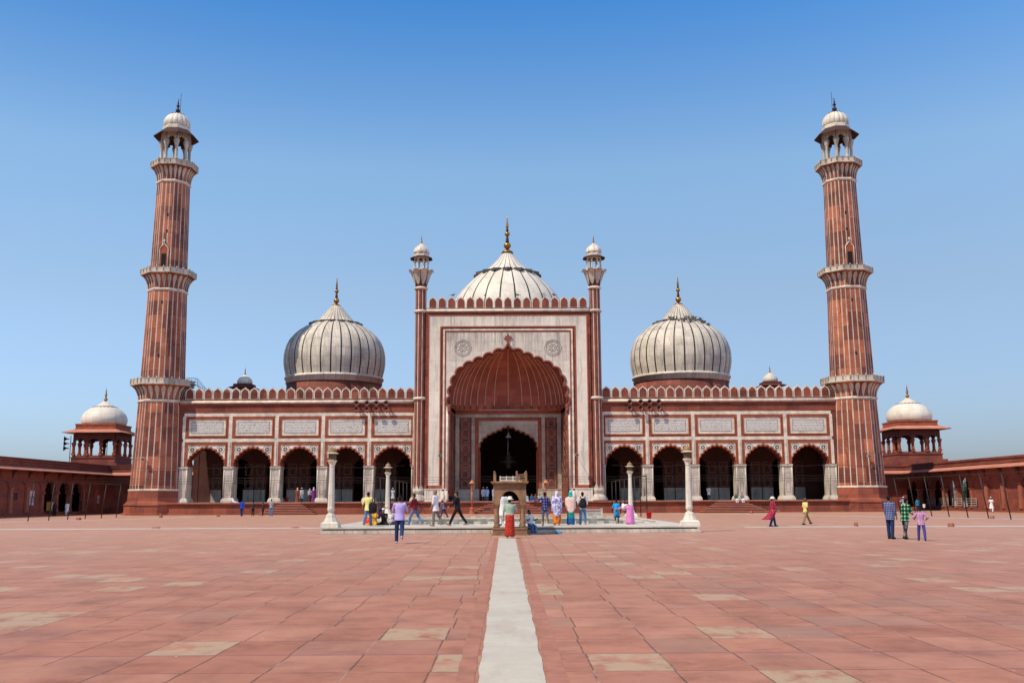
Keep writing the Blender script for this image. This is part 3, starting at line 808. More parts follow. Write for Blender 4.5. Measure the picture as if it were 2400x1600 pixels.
# ------------------------------------------------------------------ domes on the roof
def big_dome(cx, cy, zoff, sc, zbase, mat, ribs=32, lab=None, prof=None, cap=None):
    """bulbous ribbed dome; profile measured on the side domes"""
    P0 = [(5.80, 16.15), (5.92, 16.8), (6.06, 17.4), (6.15, 18.0), (6.17, 18.5), (6.15, 19.05), (6.05, 19.65), (5.86, 20.3), (5.55, 20.95), (5.12, 21.5), (4.52, 22.08), (3.75, 22.6), (2.9, 23.05)]
    P1 = [(2.62, 23.12), (2.25, 23.45), (1.85, 23.9), (1.42, 24.4), (1.05, 24.85), (.7, 25.25), (.5, 25.45)]
    if prof: P0 = prof
    if cap: P1 = cap
    z = lambda v: zoff+(v-23.1)*sc
    def dome_loft(m, prof, n, cols):
        m.loft([[(cx+r*sc*cos(2*PI*(k-.5)/n), cy+r*sc*sin(2*PI*(k-.5)/n), z(h)) for k in range(n)] for r, h in prof], 0, True, True, False, False, cols)
    m = M(); per = 12; n = ribs*per
    # narrow angular slices carry the black inlay
    def slice_loft(prof, w):
        angs = []
        cols = []
        for k in range(ribs):
            a = 2*PI*(k+.5)/ribs; da = w
            for q in (-da, da): angs.append(a+q)
            for q in (1, 2, 3): angs.append(a+da+(2*PI/ribs-2*da)*q/4)
            cols += [1, 0, 0, 0, 0]
        rings = []
        for r, h in prof:
            rings.append([(cx+r*sc*cos(a), cy+r*sc*sin(a), z(h)) for a in angs])
        i0 = len(m.F)
        m.loft(rings, 0, True, True, False, False, cols)
    slice_loft(P0, .0145)
    d = m.build('dome', [mat, INLAY], mosque)
    if lab: d['label'] = lab
    m = M(); slice_loft(P1, .017)
    m.build('dome_cap', [mat, INLAY], d)
    # ledge of overlapping slabs round the shoulder
    m = M(); L = 16
    for k in range(L):
        a = 2*PI*(k+.0)/L; h = PI/L*.84; rr = 0.0
        for q in (0,):
            pts = []
            for r_, zz, aa in ((2.5, 23.18, h), (3.08, 23.06, h*.95), (3.2, 23.0, 0)):
                pass
        b = [(2.45, -h), (2.45, h), (3.0, h*.96), (3.34, 0), (3.0, -h*.96)]
        i = m.add([(cx+r_*sc*cos(a+q), cy+r_*sc*sin(a+q), z(22.98-(r_-2.45)*.16)) for r_, q in b])
        j = m.add([(cx+r_*sc*cos(a+q), cy+r_*sc*sin(a+q), z(23.25-(r_-2.45)*.14)) for r_, q in b])
        m.face([i, i+1, i+2, i+3, i+4]); m.face([j+4, j+3, j+2, j+1, j])
        for t in range(5):
            u = (t+1) % 5; m.face([i+t, i+u, j+u, j+t])
    m.build('shoulder_ledge', [LEDGE], d)
    m = M(); m.lathe([(5.70*sc, z(15.5)), (5.83*sc, z(15.52)), (5.83*sc, z(16.02)), (5.98*sc, z(16.06)), (6.02*sc, z(16.2)), (5.95*sc, z(16.34)), (5.75*sc, z(16.36))], 64, cx, cy)
    m.build('base_band', [MARB], d)
    m = M(); m.lathe([(5.72*sc, zbase), (5.72*sc, z(15.52))], 48, cx, cy)
    m.build('drum', [RED], d)
    m = M(); finial_mb(m, cx, cy, z(25.42), z(29.34), .37*sc); m.build('finial', [GOLD, BRONZE], d)
    m = M(); m.lathe([(.62*sc, z(25.33)), (.5*sc, z(25.5)), (.3*sc, z(25.62))], 16, cx, cy)
    m.build('gilded_collar', [GOLD], d)
for s in (-1, 1):
    big_dome(s*21.3, 116.0, 23.1, 1.0, 12.31, DOME, lab='left white dome with clean cap' if s < 0 else 'right white dome with pigeons on its shoulder')
c0 = lambda L, dz: [(r/1.29, 23.1+(h-29.75+dz)/1.29) for r, h in L]
big_dome(0.0, 118.0, 29.75, 1.29, 12.31, DOMEC, 24, lab='tall central dome seen behind the merlons of the portal',
         prof=c0([(6.95, 20.6), (7.2, 21.6), (7.38, 22.8), (7.38, 23.9), (7.15, 25.1), (6.72, 26.2), (6.28, 26.95), (5.83, 27.55), (5.08, 28.35), (4.4, 29.0), (3.78, 29.62)], .0),
         cap=c0([(3.4, 29.78), (2.9, 30.2), (2.35, 30.62), (1.86, 31.1), (1.35, 31.65), (.92, 32.2), (.6, 32.6)], .0))
# small domed kiosks on the roof
for s in (-1, 1):
    cx, cy = s*31.17, 112.0
    m = M(); m.box(cx-.95, cx+.95, cy-.95, cy+.95, 12.31, 14.7)
    kk = m.build('roof_kiosk', [REDM], mosque)
    m = M(); m.box(cx-1.06, cx+1.06, cy-1.06, cy+1.06, 14.92, 15.16); m.frustum(cx, cy, 14.68, 14.92, 1.55, 1.55, 1.0, 1.0)
    m.build('eave', [REDD], kk)
    m = M(); fluted_dome(m, cx, cy, [(.80, 15.16), (.88, 15.3), (.90, 15.45), (.85, 15.65), (.70, 15.88), (.5, 16.05), (.42, 16.08), (.28, 16.16), (.12, 16.32)], 16, .04, 8)
    m.build('dome', [DOMEC, INLAYG], kk)
    m = M(); finial_mb(m, cx, cy, 16.28, 17.3, .12); m.build('finial', [GOLD, BRONZE], kk)

# ------------------------------------------------------------------ minarets
def minaret(s, label):
    cx, cy = s*37.96, 104.0
    root = thing('minaret', label, 'minaret', (MOSQUE_AT[0]+cx*K, MOSQUE_AT[1]+(cy-102.26)*K, 0), group='twin striped minarets')
    base = TB((cx, cy, 0)); 
    T = lambda p: ((p[0])*K, (p[1])*K, (p[2]-.152)*K)
    MM = lambda: MB(T)
    o8 = lambda R, z: octring(R, z, 0, 0)
    m = MM()
    m.loft([o8(3.40, .10), o8(3.38, .38), o8(3.22, .42), o8(3.22, 1.12), o8(3.30, 1.16), o8(3.28, 1.28), o8(3.15, 1.36), o8(3.02, 1.50), o8(2.92, 1.62), o8(2.86, 2.68)], 0, cap0=True, cap1=True)
    m.build('base', [REDP], root)
    m = MM(); m.loft([o8(2.80, 2.66), o8(2.90, 2.70), o8(2.90, 2.83), o8(2.74, 2.88)], cap0=True, cap1=True)
    m.build('base_band', [MARBB], root)
    st = [(2.74, 2.84, 2.40, 12.3), (2.34, 14.0, 2.07, 24.6), (1.98, 26.3, 1.78, 37.05)]
    fl = [(2.40, 12.42, 3.33, 13.98, 14.62), (2.08, 24.72, 2.97, 26.30, 26.86), (1.79, 37.2, 2.58, 38.80, 39.40)]
    for (r0, z0, r1, z1), (q0, w0, q1, w1, w2) in zip(st, fl):
        m = MM(); N = 6
        m.loft([striped_ring(lerp(r0, r1, j/N), lerp(z0, z1, j/N), 0, 0) for j in range(N+1)], 0, True, False, True, True, STRIPE_COLS)
        m.build('shaft', [RED2, MARBD], root)
        m = MM(); b = r1
        m.loft([o8(b, w0-.34), o8(b+.13, w0-.22), o8(b+.15, w0-.12), o8(b+.11, w0-.04), o8(b-.05, w0+.02)], cap0=True, cap1=True)
        bel = m.build('belt', [MARBB], root)
        # flaring gallery: curved red bell with marble leaves
        def rad(t): return lerp(q0, q1-.06, (1-math.sqrt(max(0, 1-t**2.0)))*.62+.38*t**2.2)
        m = MM(); N = 10
        m.loft([o8(rad(j/N), lerp(w0, w1-.02, j/N)) for j in range(N+1)], 0, True, False, True, True)
        for k in range(24):
            f0 = k/3
            rows = []
            for j in range(13):
                t = j/12*.93
                w = lerp(.035, .118, min(1, t/.62)**1.2)
                if t > .66: w *= math.sqrt(max(0, 1-((t-.66)/.272)**2))
                r_ = rad(t)+.03; z = lerp(w0, w1-.02, t)
                row = []
                for q in (-1, 0, 1):
                    p = octpt(r_+.035*(1-abs(q)), f0+q*max(w, .004), 0, 0)
                    row.append((p[0], p[1], z-.01))
                rows.append(row)
            m.loft(rows, 1, closed=False, sm=False)
        m.build('flared_bracket', [REDD if 0 else RED2, MARBD], root)
        m = MM()
        m.loft([o8(q1-.1, w1-.06), o8(q1+.02, w1-.02), o8(q1+.02, w1+.12), o8(q1-.08, w1+.14)], 0, cap0=True, cap1=True)
        h = w2-w1
        m.loft([o8(q1-.05, w1+.10), o8(q1-.05, w1+h*.88), o8(q1-.02, w1+h*.9), o8(q1-.02, w1+h), o8(q1-.16, w1+h), o8(q1-.18, w1+.10)], 0)
        for k in range(24):
            p = octpt(q1-.055, k/3, 0, 0); a = math.atan2(p[1], p[0])
            m.lathe([(.075, w1+.1), (.075, w2+.04), (.09, w2+.06), (.06, w2+.13), (.02, w2+.17)], 6, p[0], p[1], a)
        m.build('balcony', [MARBD], root)
    # doorway above the second gallery
    yd = -1.98*cos(PI/8)+.0
    m = MM()
    out = [(-.46, 26.5), (-.46, 29.05), (-.40, 29.25), (-.22, 29.42), (0, 29.72), (.22, 29.42), (.40, 29.25), (.46, 29.05), (.46, 26.5)]
    m.tube([(p[0], yd-.03, p[1]) for p in out], .055, 6, 0)
    m.lathe([(.02, 29.7), (.05, 29.85), (.14, 30.0), (.05, 30.12), (.02, 30.18)], 6, 0, yd-.05, m=0)
    m.prism(out, yd-.02, yd+.12, 1)
    m.box(-.27, .27, yd-.026, yd-.018, 26.5, 28.55, 2)
    m.build('doorway', [MARBB, REDM, plain('unlit_doorway', (.012,.010,.012), .9, .2)], root)
    # lantern
    z0, R = 38.9, 1.50
    m = MM()
    for k in range(8):
        a = PI/8+2*PI*k/8
        m.lathe([(.26, z0), (.23, z0+.5), (.18, z0+.62), (.16, z0+2.2), (.21, z0+2.4), (.33, z0+2.8), (.35, z0+3.05), (.28, z0+3.12)], 10, R*cos(a), R*sin(a))
    m.build('column', [MARBD], root)
    m = MM(); zt = z0+3.2
    for k in range(8):
        a, b = PI/8+2*PI*k/8, PI/8+2*PI*(k+1)/8
        p, q = (R*cos(a), R*sin(a)), (R*cos(b), R*sin(b)); L = math.dist(p, q); ux, uy = (q[0]-p[0])/L, (q[1]-p[1])/L
        f = lambda X, Y, Z, p=p, ux=ux, uy=uy: (p[0]+ux*X+uy*Y, p[1]+uy*X-ux*Y, Z)
        m.prism(arch_panel(0, L, zt-.12, zt+1.2, cusped(L/2-.24, zt-.12, .40, 5, .32, .12, 2.2, cx=L/2)), -.14, .14, f=f)
        m.prism(arch_panel(.14, L-.14, zt-.35, zt+1.0, cusped(L/2-.34, zt-.35, .45, 5, .32, .1, 2.2, cx=L/2)), -.52, -.141, 1, f=f)  # dark inner arch, its colour stands in for shade inside the lantern
    m.build('arch_ring', [MARBD, DARKEAVE], root)
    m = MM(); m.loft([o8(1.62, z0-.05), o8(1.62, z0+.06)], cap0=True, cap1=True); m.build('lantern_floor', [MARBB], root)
    m = MM(); m.loft([o8(1.46, zt+.36), o8(1.46, zt+.44)], 0, cap0=True, cap1=True); m.build('ceiling', [DARKEAVE], root)
    m = MM(); m.loft([o8(1.55, 43.42), o8(2.46, 42.62), o8(2.48, 42.52), o8(1.42, 43.1)], 0); m.build('eave', [DARKEAVE], root)
    m = MM(); m.loft([o8(1.48, 43.2), o8(1.52, 43.3), o8(1.52, 43.8), o8(1.40, 43.86)], 0, cap0=True, cap1=True); m.build('drum', [MARBB], root)
    m = MM(); fluted_dome(m, 0, 0, [(1.36, 43.82), (1.46, 44.0), (1.50, 44.25), (1.46, 44.55), (1.28, 44.95), (1.0, 45.25), (.66, 45.46), (.6, 45.44), (.36, 45.56), (.16, 45.72)], 16, .05, 8)
    dm = m.build('dome', [DOMEC, INLAYG], root)
    m = MM()
    for k in range(16):
        a = 2*PI*k/16; m.lathe([(.06, 45.36), (.12, 45.42), (.02, 45.5)], 5, .74*cos(a), .74*sin(a))
    m.build('shoulder_ledge', [LEDGE], dm)
    m = MM(); finial_mb(m, 0, 0, 45.66, 47.5, .26); m.build('finial', [BRONZE, BRONZE], root)
    m = MM(); dx = -s*.28
    m.tube([(dx, 0, 45.5), (dx, 0, 48.1)], .025, 5); m.tube([(0, 0, 47.3), (dx, 0, 47.25)], .02, 5)
    m.build('lightning_rod', [IRON], root)
    # slit windows
    m = MM()
    for z, rr in ((22.9, 2.1), (32.9, 1.86), (31.0, 1.9), (17.0, 2.28)):
        for xx in (.26,):
            y = -(rr*cos(PI/8)); m.box(-s*.15-.08, -s*.15+.08, y-.035, y+.1, z, z+.32)
    m.build('slit_window', [plain('unlit_slit', (.015,.012,.012), .9, .2)], root)
    return root
mn_l = minaret(-1, 'striped red minaret at the left end of the mosque, blue steps by its lowest balcony')
mn_r = minaret(1, 'striped red minaret at the right end of the mosque, bright on its left faces')
# ------------------------------------------------------------------ galleries that close the courtyard
GP = plain('gallery_pier_stone', (.33,.105,.062), .8, .4, 1.4)
def gallery(s, label, ztop, ze):
    g = thing('gallery', label, 'gallery', (s*54.0, 115, 0), group='courtyard galleries')
    # local x: away from the courtyard, local y: along it
    T = lambda p: (s*p[0], p[1]-115, p[2])
    W = lambda: MB(T)
    YE = 130.0
    m = W(); m.box(-.35, 7, 40, YE+7, 0, .18); m.box(-.05, 7, 40, YE+7, .181, .38)
    m.box(-14, -.36, YE-.35, YE+7, 0, .18); m.box(-14, -.06, YE-.05, YE+7, .181, .38)
    m.build('plinth', [REDG], g)
    openings = []
    P = 3.6
    n0 = 14
    walls = W()
    y = 130.0 - P
    ys = [YE - P*(k+1) for k in range(n0)]
    zsp, zt = 2.75, ze+.25
    frontT = lambda x, yy, z: (yy, x, z)
    for i, y0 in enumerate(ys):
        op = (s > 0 and y0 >= 111.0 and i >= 0) or (s < 0 and i in (2, 3, 4))
        ar = cusped(1.28, zsp, 1.15, 7, .26, .15, 2.1, cx=y0+P/2)
        if op:
            walls.prism(arch_panel(y0, y0+P, zsp-.05, zt, ar), 0, .55, f=frontT)
            piers = W(); piers.box(-.06, .5, y0-.22, y0+.22, .62, zsp-.32)
            piers.box(-.14, .56, y0-.30, y0+.30, .38, .62)
            piers.frustum(.22, y0, zsp-.32, zsp-.05, .28, .22, .42, .48); piers.build('pier', [GP], g)
        else:
            walls.box(.12, .55, y0, y0+P, .38, zt)
            walls.prism(arch_panel(y0, y0+P, .385, zt, [(y0+P/2-1.28, .39)] + ar + [(y0+P/2+1.28, .39)]), 0, .119, f=frontT)
            piers = W(); piers.box(-.1, -.002, y0-.3, y0+.3, .385, zsp+.2); piers.box(-.16, -.002, y0-.36, y0+.36, zsp+.2, zsp+.4)
            piers.box(-.14, -.002, y0-.34, y0+.34, .384, .75); piers.build('pier', [GP], g)
    # return wall towards the mosque
    for k in range(4):
        x0 = -P*(k+1)
        ar = cusped(1.28, zsp, 1.15, 7, .26, .15, 2.1, cx=x0+P/2)
        walls.box(x0, x0+P, YE+.12, YE+.55, .38, zt)
        walls.prism(arch_panel(x0, x0+P, .385, zt, [(x0+P/2-1.28, .39)] + ar + [(x0+P/2+1.28, .39)]), YE, YE+.119)
    walls.build('wall', [REDG], g)
    # rear wall of the open bays, with gaps to the garden on the right-hand side
    m = W()
    if s > 0:
        m.box(5.6, 6.1, 130.0, YE+6, .38, zt); m.box(5.6, 6.1, 40, 121.5, .38, zt); m.box(5.6, 6.1, 121.5, 130.0, 4.1, zt)
        for yy in (121.5, 124.2, 126.9, 129.5): m.box(5.6, 6.1, yy, yy+.5, .38, 4.099)
    else: m.box(5.6, 6.1, 40, YE+6, .38, zt)
    m.box(-14, 6.1, YE+6.001, YE+6.5, .38, zt)
    m.build('rear_wall', [REDG], g)
    m = W()
    m.box(.0, 7, 40, YE+7, zt+.001, zt+.3); m.box(-14, -.001, YE, YE+7, zt+.001, zt+.3)
    m.build('roof', [REDD], g)
    # parapet in three mouldings
    m = W()
    for z0, z1, d in ((ze+.46, ze+.62, .22), (ze+.62, ze+.95, .06), (ze+.95, ze+1.06, .16), (ze+1.06, ztop-.1, .02), (ztop-.1, ztop, .1)):
        m.box(-d, .5, 40, YE, z0+.0005, z1)
        m.box(-14, -d if d else 0, YE-d, YE+.5, z0+.0005, z1)
        m.box(-d+.001, .5, YE-.0, YE+.5, z0+.0005, z1-.0005)
    m.build('parapet', [REDG], g)
    # sloping eave of stone slabs
    m = W()
    i = m.add([(-.02, 40, ze+.44), (-1.25, 40, ze+.02), (-1.25, YE-1.25, ze+.02), (-.02, YE-.02, ze+.44), (-14, YE-1.25, ze+.02), (-14, YE-.02, ze+.44)])
    j = m.add([(-.02, 40, ze+.34), (-1.25, 40, ze-.07), (-1.25, YE-1.25, ze-.07), (-.02, YE-.02, ze+.34), (-14, YE-1.25, ze-.07), (-14, YE-.02, ze+.34)])
    for q in ((0, 1, 2, 3), (3, 2, 4, 5)):
        m.face([i+t for t in q]); m.face([j+t for t in q[::-1]])
    m.face([i+1, i+2, j+2, j+1]); m.face([i+2, i+4, j+4, j+2])
    m.build('eave', [EAVE], g)
    for yy in ys[:11]:
        m = W(); m.prism([(0, ze-.9), (-.12, ze-.75), (-.2, ze-.4), (-.75, ze-.02), (-.75, ze+.12), (0, ze+.32)], yy-.09, yy+.09)
        m.build('bracket', [REDD], g)
    for k in range(3):
        xx = -P*(k+1); m = W()
        m.prism([(0, ze-.9), (.12, ze-.75), (.2, ze-.4), (.75, ze-.02), (.75, ze+.12), (0, ze+.32)], xx-.09, xx+.09, f=lambda x, yy, z: (yy, YE-x, z))
        m.build('bracket', [REDD], g)
    return g, T
DOORM = plain('brown_door_paint', (.07,.022,.018), .6, .3, 2)
GLA = plain('dark_window_pane', (.03,.035,.04), .25, .3, 2, .5)
gl, TL = gallery(-1, 'low red sandstone gallery with blind arches along the left edge of the courtyard', 6.42, 5.08)
gr, TR = gallery(1, 'low red sandstone gallery with open bays along the right edge of the courtyard', 6.0, 4.82)
def wall_bit(name, g, T, y0, y1, z0, z1, mat, d=.04, x=.119, frame=None):
    m = MB(T); m.box(x-d, x-.002, y0, y1, z0, z1)
    if frame:
        for a, b, c, e in ((y0-.08, y0-.001, z0-.08, z1+.08), (y1+.001, y1+.08, z0-.08, z1+.08), (y0, y1, z0-.08, z0-.001), (y0, y1, z1+.001, z1+.08)):
            m.box(x-d-.05, x-.002, a, b, c, e, 1)
        return m.build(name, [mat, frame], g)
    return m.build(name, [mat], g)
wall_bit('window', gl, TL, 104.9, 106.4, 1.8, 2.62, GLA, frame=GP)
wall_bit('window', gl, TL, 122.3, 123.8, 1.8, 2.62, GLA, frame=GP)
wall_bit('door', gr, TR, 104.1, 105.6, .4, 2.45, DOORM, frame=GP)
wall_bit('door', gr, TR, 97.0, 98.4, .4, 2.45, DOORM, frame=GP)
wall_bit('doorway', gl, TL, 112.2, 114.4, .4, 3.3, plain('unlit_gallery_door', (.02,.012,.012), .9, .2), x=5.59)
SIGNW = plain('sign_white', (.62,.58,.56), .5, .12, 4)
SIGNR = plain('sign_red', (.50,.09,.07), .5, .15, 4)
SIGNB = plain('sign_blue', (.18,.30,.45), .5, .15, 4)
def board(name, label, y0, y1, rows, s=-1, group=None):
    """notice board on a gallery wall; rows of (z0, z1, material index)"""
    b = thing(name, label, 'sign', (s*53.98, (y0+y1)/2, rows[0][0]), group=group)
    m = MB(lambda p: (-s*p[0], p[1]-(y0+y1)/2, p[2]-rows[0][0]))
    m.box(.0, .04, y0-.03, y1+.03, rows[0][0]-.03, rows[-1][1]+.03, 0)
    m.build('backing', [plain('sign_backing', (.3,.29,.28), .6, .2)], b)
    for z0, z1, k in rows:
        m = MB(lambda p: (-s*p[0], p[1]-(y0+y1)/2, p[2]-rows[0][0]))
        m.box(.041, .05, y0, y1, z0, z1-.02)
        n = max(1, int((z1-z0)/.11))
        for q in range(n):
            zz = lerp(z0, z1-.02, (q+.5)/n); wd = random.uniform(.6, .95)*(y1-y0)
            m.box(.0505, .053, y0+.08, y0+wd, zz-.014, zz+.014, 1)
        m.build('panel', [[SIGNW, SIGNR, SIGNB][k], INLAYG if k == 0 else SIGNW], b)
board('notice_board', 'tall notice board with white, red and blue panels on the left gallery', 108.6, 109.8, [(1.25, 1.5, 0), (1.5, 1.75, 2), (1.75, 2.05, 2), (2.05, 2.22, 1), (2.25, 2.85, 0)])
board('notice_board', 'small white and blue notice board beside the barred window of the left gallery', 126.5, 127.4, [(1.4, 1.62, 0), (1.62, 2.1, 2), (2.1, 2.38, 0)])
bn = thing('banner', 'mustard yellow cloth banner with a white patch hung at the left gallery doorway', 'banner', (-53.7, 113.4, .55))
m = MB(); m.box(-.03, .03, -.95, .95, 0, 1.05)
m.build('cloth', [plain('mustard_cloth', (.30,.17,.035), .8, .3, 5)], bn)
m = MB(); m.box(.031, .036, .0, .55, .25, .95)
for q in range(5): m.box(.0365, .039, .06, .5, .34+.12*q, .36+.12*q, 1)
m.build('patch', [SIGNW, INLAYG], bn)

# pavilions standing on the corners
def pavilion(s, label):
    cx, cy = s*57.95, 136.9
    g = thing('corner_pavilion', label, 'pavilion', (cx, cy, 6.2), group='domed corner pavilions')
    W = lambda: MB(lambda p: (p[0], p[1], p[2]-6.2))
    h = 2.85
    m = W(); m.box(-h-.7, h+.7, -h-.7, h+.7, 5.4, 6.9); m.box(-h-.2, h+.2, -h-.2, h+.2, 6.9, 7.6); m.box(-h-.3, h+.3, -h-.3, h+.3, 7.6, 7.74); m.box(-h-.1, h+.1, -h-.1, h+.1, 7.74, 7.98)
    m.build('base', [REDG], g)
    for k in range(4):
        for i in range(3):
            t = -h+2*h*i/3
            x, y = [(t, -h), (h, t), (-t, h), (-h, -t)][k]
            m = W()
            m.box(x-.22, x+.22, y-.22, y+.22, 7.98, 8.25)
            m.lathe([(.25, 8.25), (.22, 8.4), (.20, 9.15), (.25, 9.3), (.34, 9.6)], 8, x, y)
            m.box(x-.24, x+.24, y-.24, y+.24, 9.6, 9.75)
            m.build('column', [REDM], g)
    m = W()
    for k in range(4):
        for i in range(3):
            L = 2*h/3
            a0 = -h+L*i
            f = [lambda x, y, z: (x, -h+y, z), lambda x, y, z: (h-y, x, z), lambda x, y, z: (-x, h-y, z), lambda x, y, z: (-h+y, -x, z)][k]
            m.prism(arch_panel(a0, a0+L, 9.74, 11.0, cusped(L/2-.24, 9.74, .48, 5, .3, .12, 2.2, cx=a0+L/2)), -.14, .14, f=f)
    m.box(-h, h, -h, h, 11.0, 11.25)
    m.build('arch_ring', [REDD], g)
    m = W()
    sq = lambda r, z: [(-r, -r, z), (r, -r, z), (r, r, z), (-r, r, z)]
    m.loft([sq(h+.1, 11.62), sq(h+1.25, 11.16), sq(h+1.25, 11.08), sq(h-.1, 11.42)], 0)
    m.build('eave', [EAVE], g)
    m = W(); m.box(-h-.02, h+.02, -h-.02, h+.02, 11.55, 11.7); m.box(-h+.05, h-.05, -h+.05, h-.05, 11.7, 12.2); m.box(-h-.02, h+.02, -h-.02, h+.02, 12.2, 12.4)
    m.build('parapet', [REDM], g)
    m = W()
    m.lathe([(2.9, 12.3), (3.05, 12.65), (3.13, 13.0), (3.08, 13.4), (2.9, 13.85), (2.55, 14.3), (2.1, 14.65), (1.62, 14.92)], 40)
    d = m.build('dome', [DOMEC if s > 0 else DOMEC], g)
    m = W(); m.lathe([(1.5, 14.95), (1.1, 15.2), (.75, 15.45), (.45, 15.7), (.3, 15.8)], 24)
    for k in range(20):
        a = 2*PI*k/20; m.lathe([(.2, 14.86), (.24, 14.93), (.02, 15.02)], 4, 1.52*cos(a), 1.52*sin(a), a, 1)
    m.build('dome_cap', [DOMEC, LEDGE], d)
    m = W(); finial_mb(m, 0, 0, 15.72, 17.95, .27); m.build('finial', [plain('reddish_gilt', (.42,.20,.055), .4, .3, 4, .5, .7), BRONZE], g)
    return g
pavilion(-1, 'white domed red pavilion left of the left minaret, horn loudspeakers on its side')
pavilion(1, 'white domed red pavilion on the roof corner right of the right minaret')

# ------------------------------------------------------------------ horn loudspeakers
HORN = plain('rusty_horn_paint', (.16,.055,.042), .5, .35, 6)
HORND = plain('dark_horn_throat', (.02,.012,.012), .7, .3)
def horn(m, x, y, z, r, d):
    """horn with its mouth facing direction d (unit xy)"""
    rings = []
    for t, rr in ((0, .02), (.02, .22), (.10, .25), (.14, .17), (.32, .22), (.55, .42), (.72, .72), (.80, 1.0), (.79, 1.03), (.70, .80), (.45, .36), (.3, .15), (.3, .02)):
        ring = []
        for k in range(14):
            a = 2*PI*k/14
            ring.append((x+d[0]*(t-.4)*r*2.3-d[1]*rr*r*cos(a), y+d[1]*(t-.4)*r*2.3+d[0]*rr*r*cos(a), z+rr*r*sin(a)))
        rings.append(ring)
    m.loft(rings[:9], 0, sm=True, cap0=True); m.loft(rings[8:], 1, sm=True, cap1=True)
ord4 = ['first', 'second', 'third', 'fourth']
for s in (-1, 1):
    xs = [-16.4, -15.27, -14.25, -13.18] if s < 0 else [13.15, 14.33, 15.3, 16.3]
    for i, x in enumerate(xs):
        wx = MOSQUE_AT[0]+x*K; wy = 113+(YF-102.26)*K
        side = 'left' if s < 0 else 'right'
        b = thing('loudspeaker_pair', f'pair of horn loudspeakers on a pole, {ord4[i]} from the left above the {side} arcade', 'loudspeaker', (wx, wy, 12.0), group='paired horn loudspeakers on the parapet')
        m = MB(); m.tube([(0, -.35, -.15), (0, -.35, 2.0)], .035, 6); m.tube([(0, -.35, 1.75), (0, .6, 1.75)], .025, 5)
        m.build('pole', [IRON], b)
        for zz in (1.03, .36):
            m = MB(); horn(m, 0, -.5, zz, .31, (sin(.1*s), -cos(.1*s))); m.tube([(0, -.35, zz), (0, -.5, zz)], .03, 5)
            m.build('horn', [HORN, HORND], b)
for k, (x, y) in enumerate(((-61.2, 133.9), (-58.4, 139.5))):
    b = thing('loudspeaker_stack', 'three horn loudspeakers stacked on a mast at the outer corner of the left pavilion' if k == 0 else 'three horn loudspeakers on a mast behind the arches of the left pavilion', 'loudspeaker', (x, y, 6.0), group='stacked horn loudspeakers at the left pavilion')
    m = MB(); m.tube([(0, 0, .9), (0, 0, 4.7)], .05, 6); m.build('mast', [IRON], b)
    for zz in (2.95, 3.6, 4.25):
        m = MB(); horn(m, -.45, -.25, zz, .36, (-.97, -.24)); m.build('horn', [IRON, HORND], b)

# floodlights on arms
def floodlight(x, y, z, label, d=1.0):
    b = thing('floodlight', label, 'lamp', (x, y, z), group='floodlights on the facade')
    m = MB(); m.box(-.22, .22, -d-.18, -d+.14, -.12, .16); m.build('housing', [plain('grey_lamp_housing', (.40,.38,.36), .5, .3)], b)
    m = MB(); m.box(-.18, .18, -d-.196, -d-.181, -.08, .12); m.build('lens', [GLASSD], b)
    m = MB(); m.tube([(0, -d, 0), (0, -.0, .18)], .04, 6); m.build('arm', [IRON], b)
wp = lambda x, y, z: (MOSQUE_AT[0]+x*K, 113+(y-102.26)*K, (z-.152)*K)
floodlight(*wp(-7.22, YP-.1, 6.2), 'floodlight on an arm left of the portal recess')
floodlight(*wp(7.22, YP-.1, 6.2), 'floodlight on an arm right of the portal recess, throwing a long shadow', 1.25)
floodlight(*wp(-38.5, 101.55, 5.95), 'floodlight on the foot of the left minaret', .5)
floodlight(*wp(38.2, 101.55, 5.95), 'floodlight on the foot of the right minaret', .5)
# steel stair at the left minaret
st = thing('steel_stair', 'blue steel stair with handrails from the left minaret balcony to the roof', 'stair', wp(-34.2, 104, 12.5))
m = MB()
for yy in (0, .8):
    m.tube([(-1.6, yy, 2.7), (-.2, yy, 2.7), (1.6, yy, .7)], .024, 5); m.tube([(-1.6, yy, 2.3), (-.2, yy, 2.3), (1.6, yy, .3)], .02, 5)
    for x, z in ((-1.6, 2.7), (-.2, 2.7), (.7, 1.7), (1.6, .7)): m.tube([(x, yy, z-.9), (x, yy, z)], .02, 5)
m.build('handrail', [plain('blue_steel_paint', (.10,.16,.22), .5, .2)], st)
m = MB()
for k in range(8): m.box(-.2+k*.23, .05+k*.23, 0, .8, 1.8-k*.24, 1.84-k*.24)
m.box(-1.6, -.2, 0, .8, 1.86, 1.9)
m.build('tread', [IRON], st)
# hanging lamps in the doorway
ch = thing('chandelier', 'large dim chandelier hanging on a chain in the dark central doorway', 'chandelier', wp(0, YB+3.2, 6.0))
m = MB(); m.tube([(0, 0, 1.0), (0, 0, 6.2)], .03, 5); m.build('chain', [STEEL], ch)
m = MB(); m.lathe([(.12, 1.2), (.3, 1.1), (.35, .95), (.2, .8), (.7, .5), (.75, .4), (.3, .3), (1.25, -.1), (1.3, -.2), (.4, -.3), (.5, -.7), (.1, -1.0)], 20, 0, 0)
m.build('body', [plain('dusty_brass', (.05,.04,.028), .5, .4, 4, .4, .4)], ch)
bl = thing('bell_lamp', 'pale bell shaped lamp hanging under the point of the central doorway arch', 'lamp', wp(0, YB-.4, 8.8))
m = MB(); m.lathe([(.04, .3), (.1, .2), (.16, 0), (.36, -.28), (.38, -.36), (.1, -.34)], 14); m.build('shade', [plain('tarnished_lamp_shade', (.22,.20,.17), .5, .4, 4)], bl)
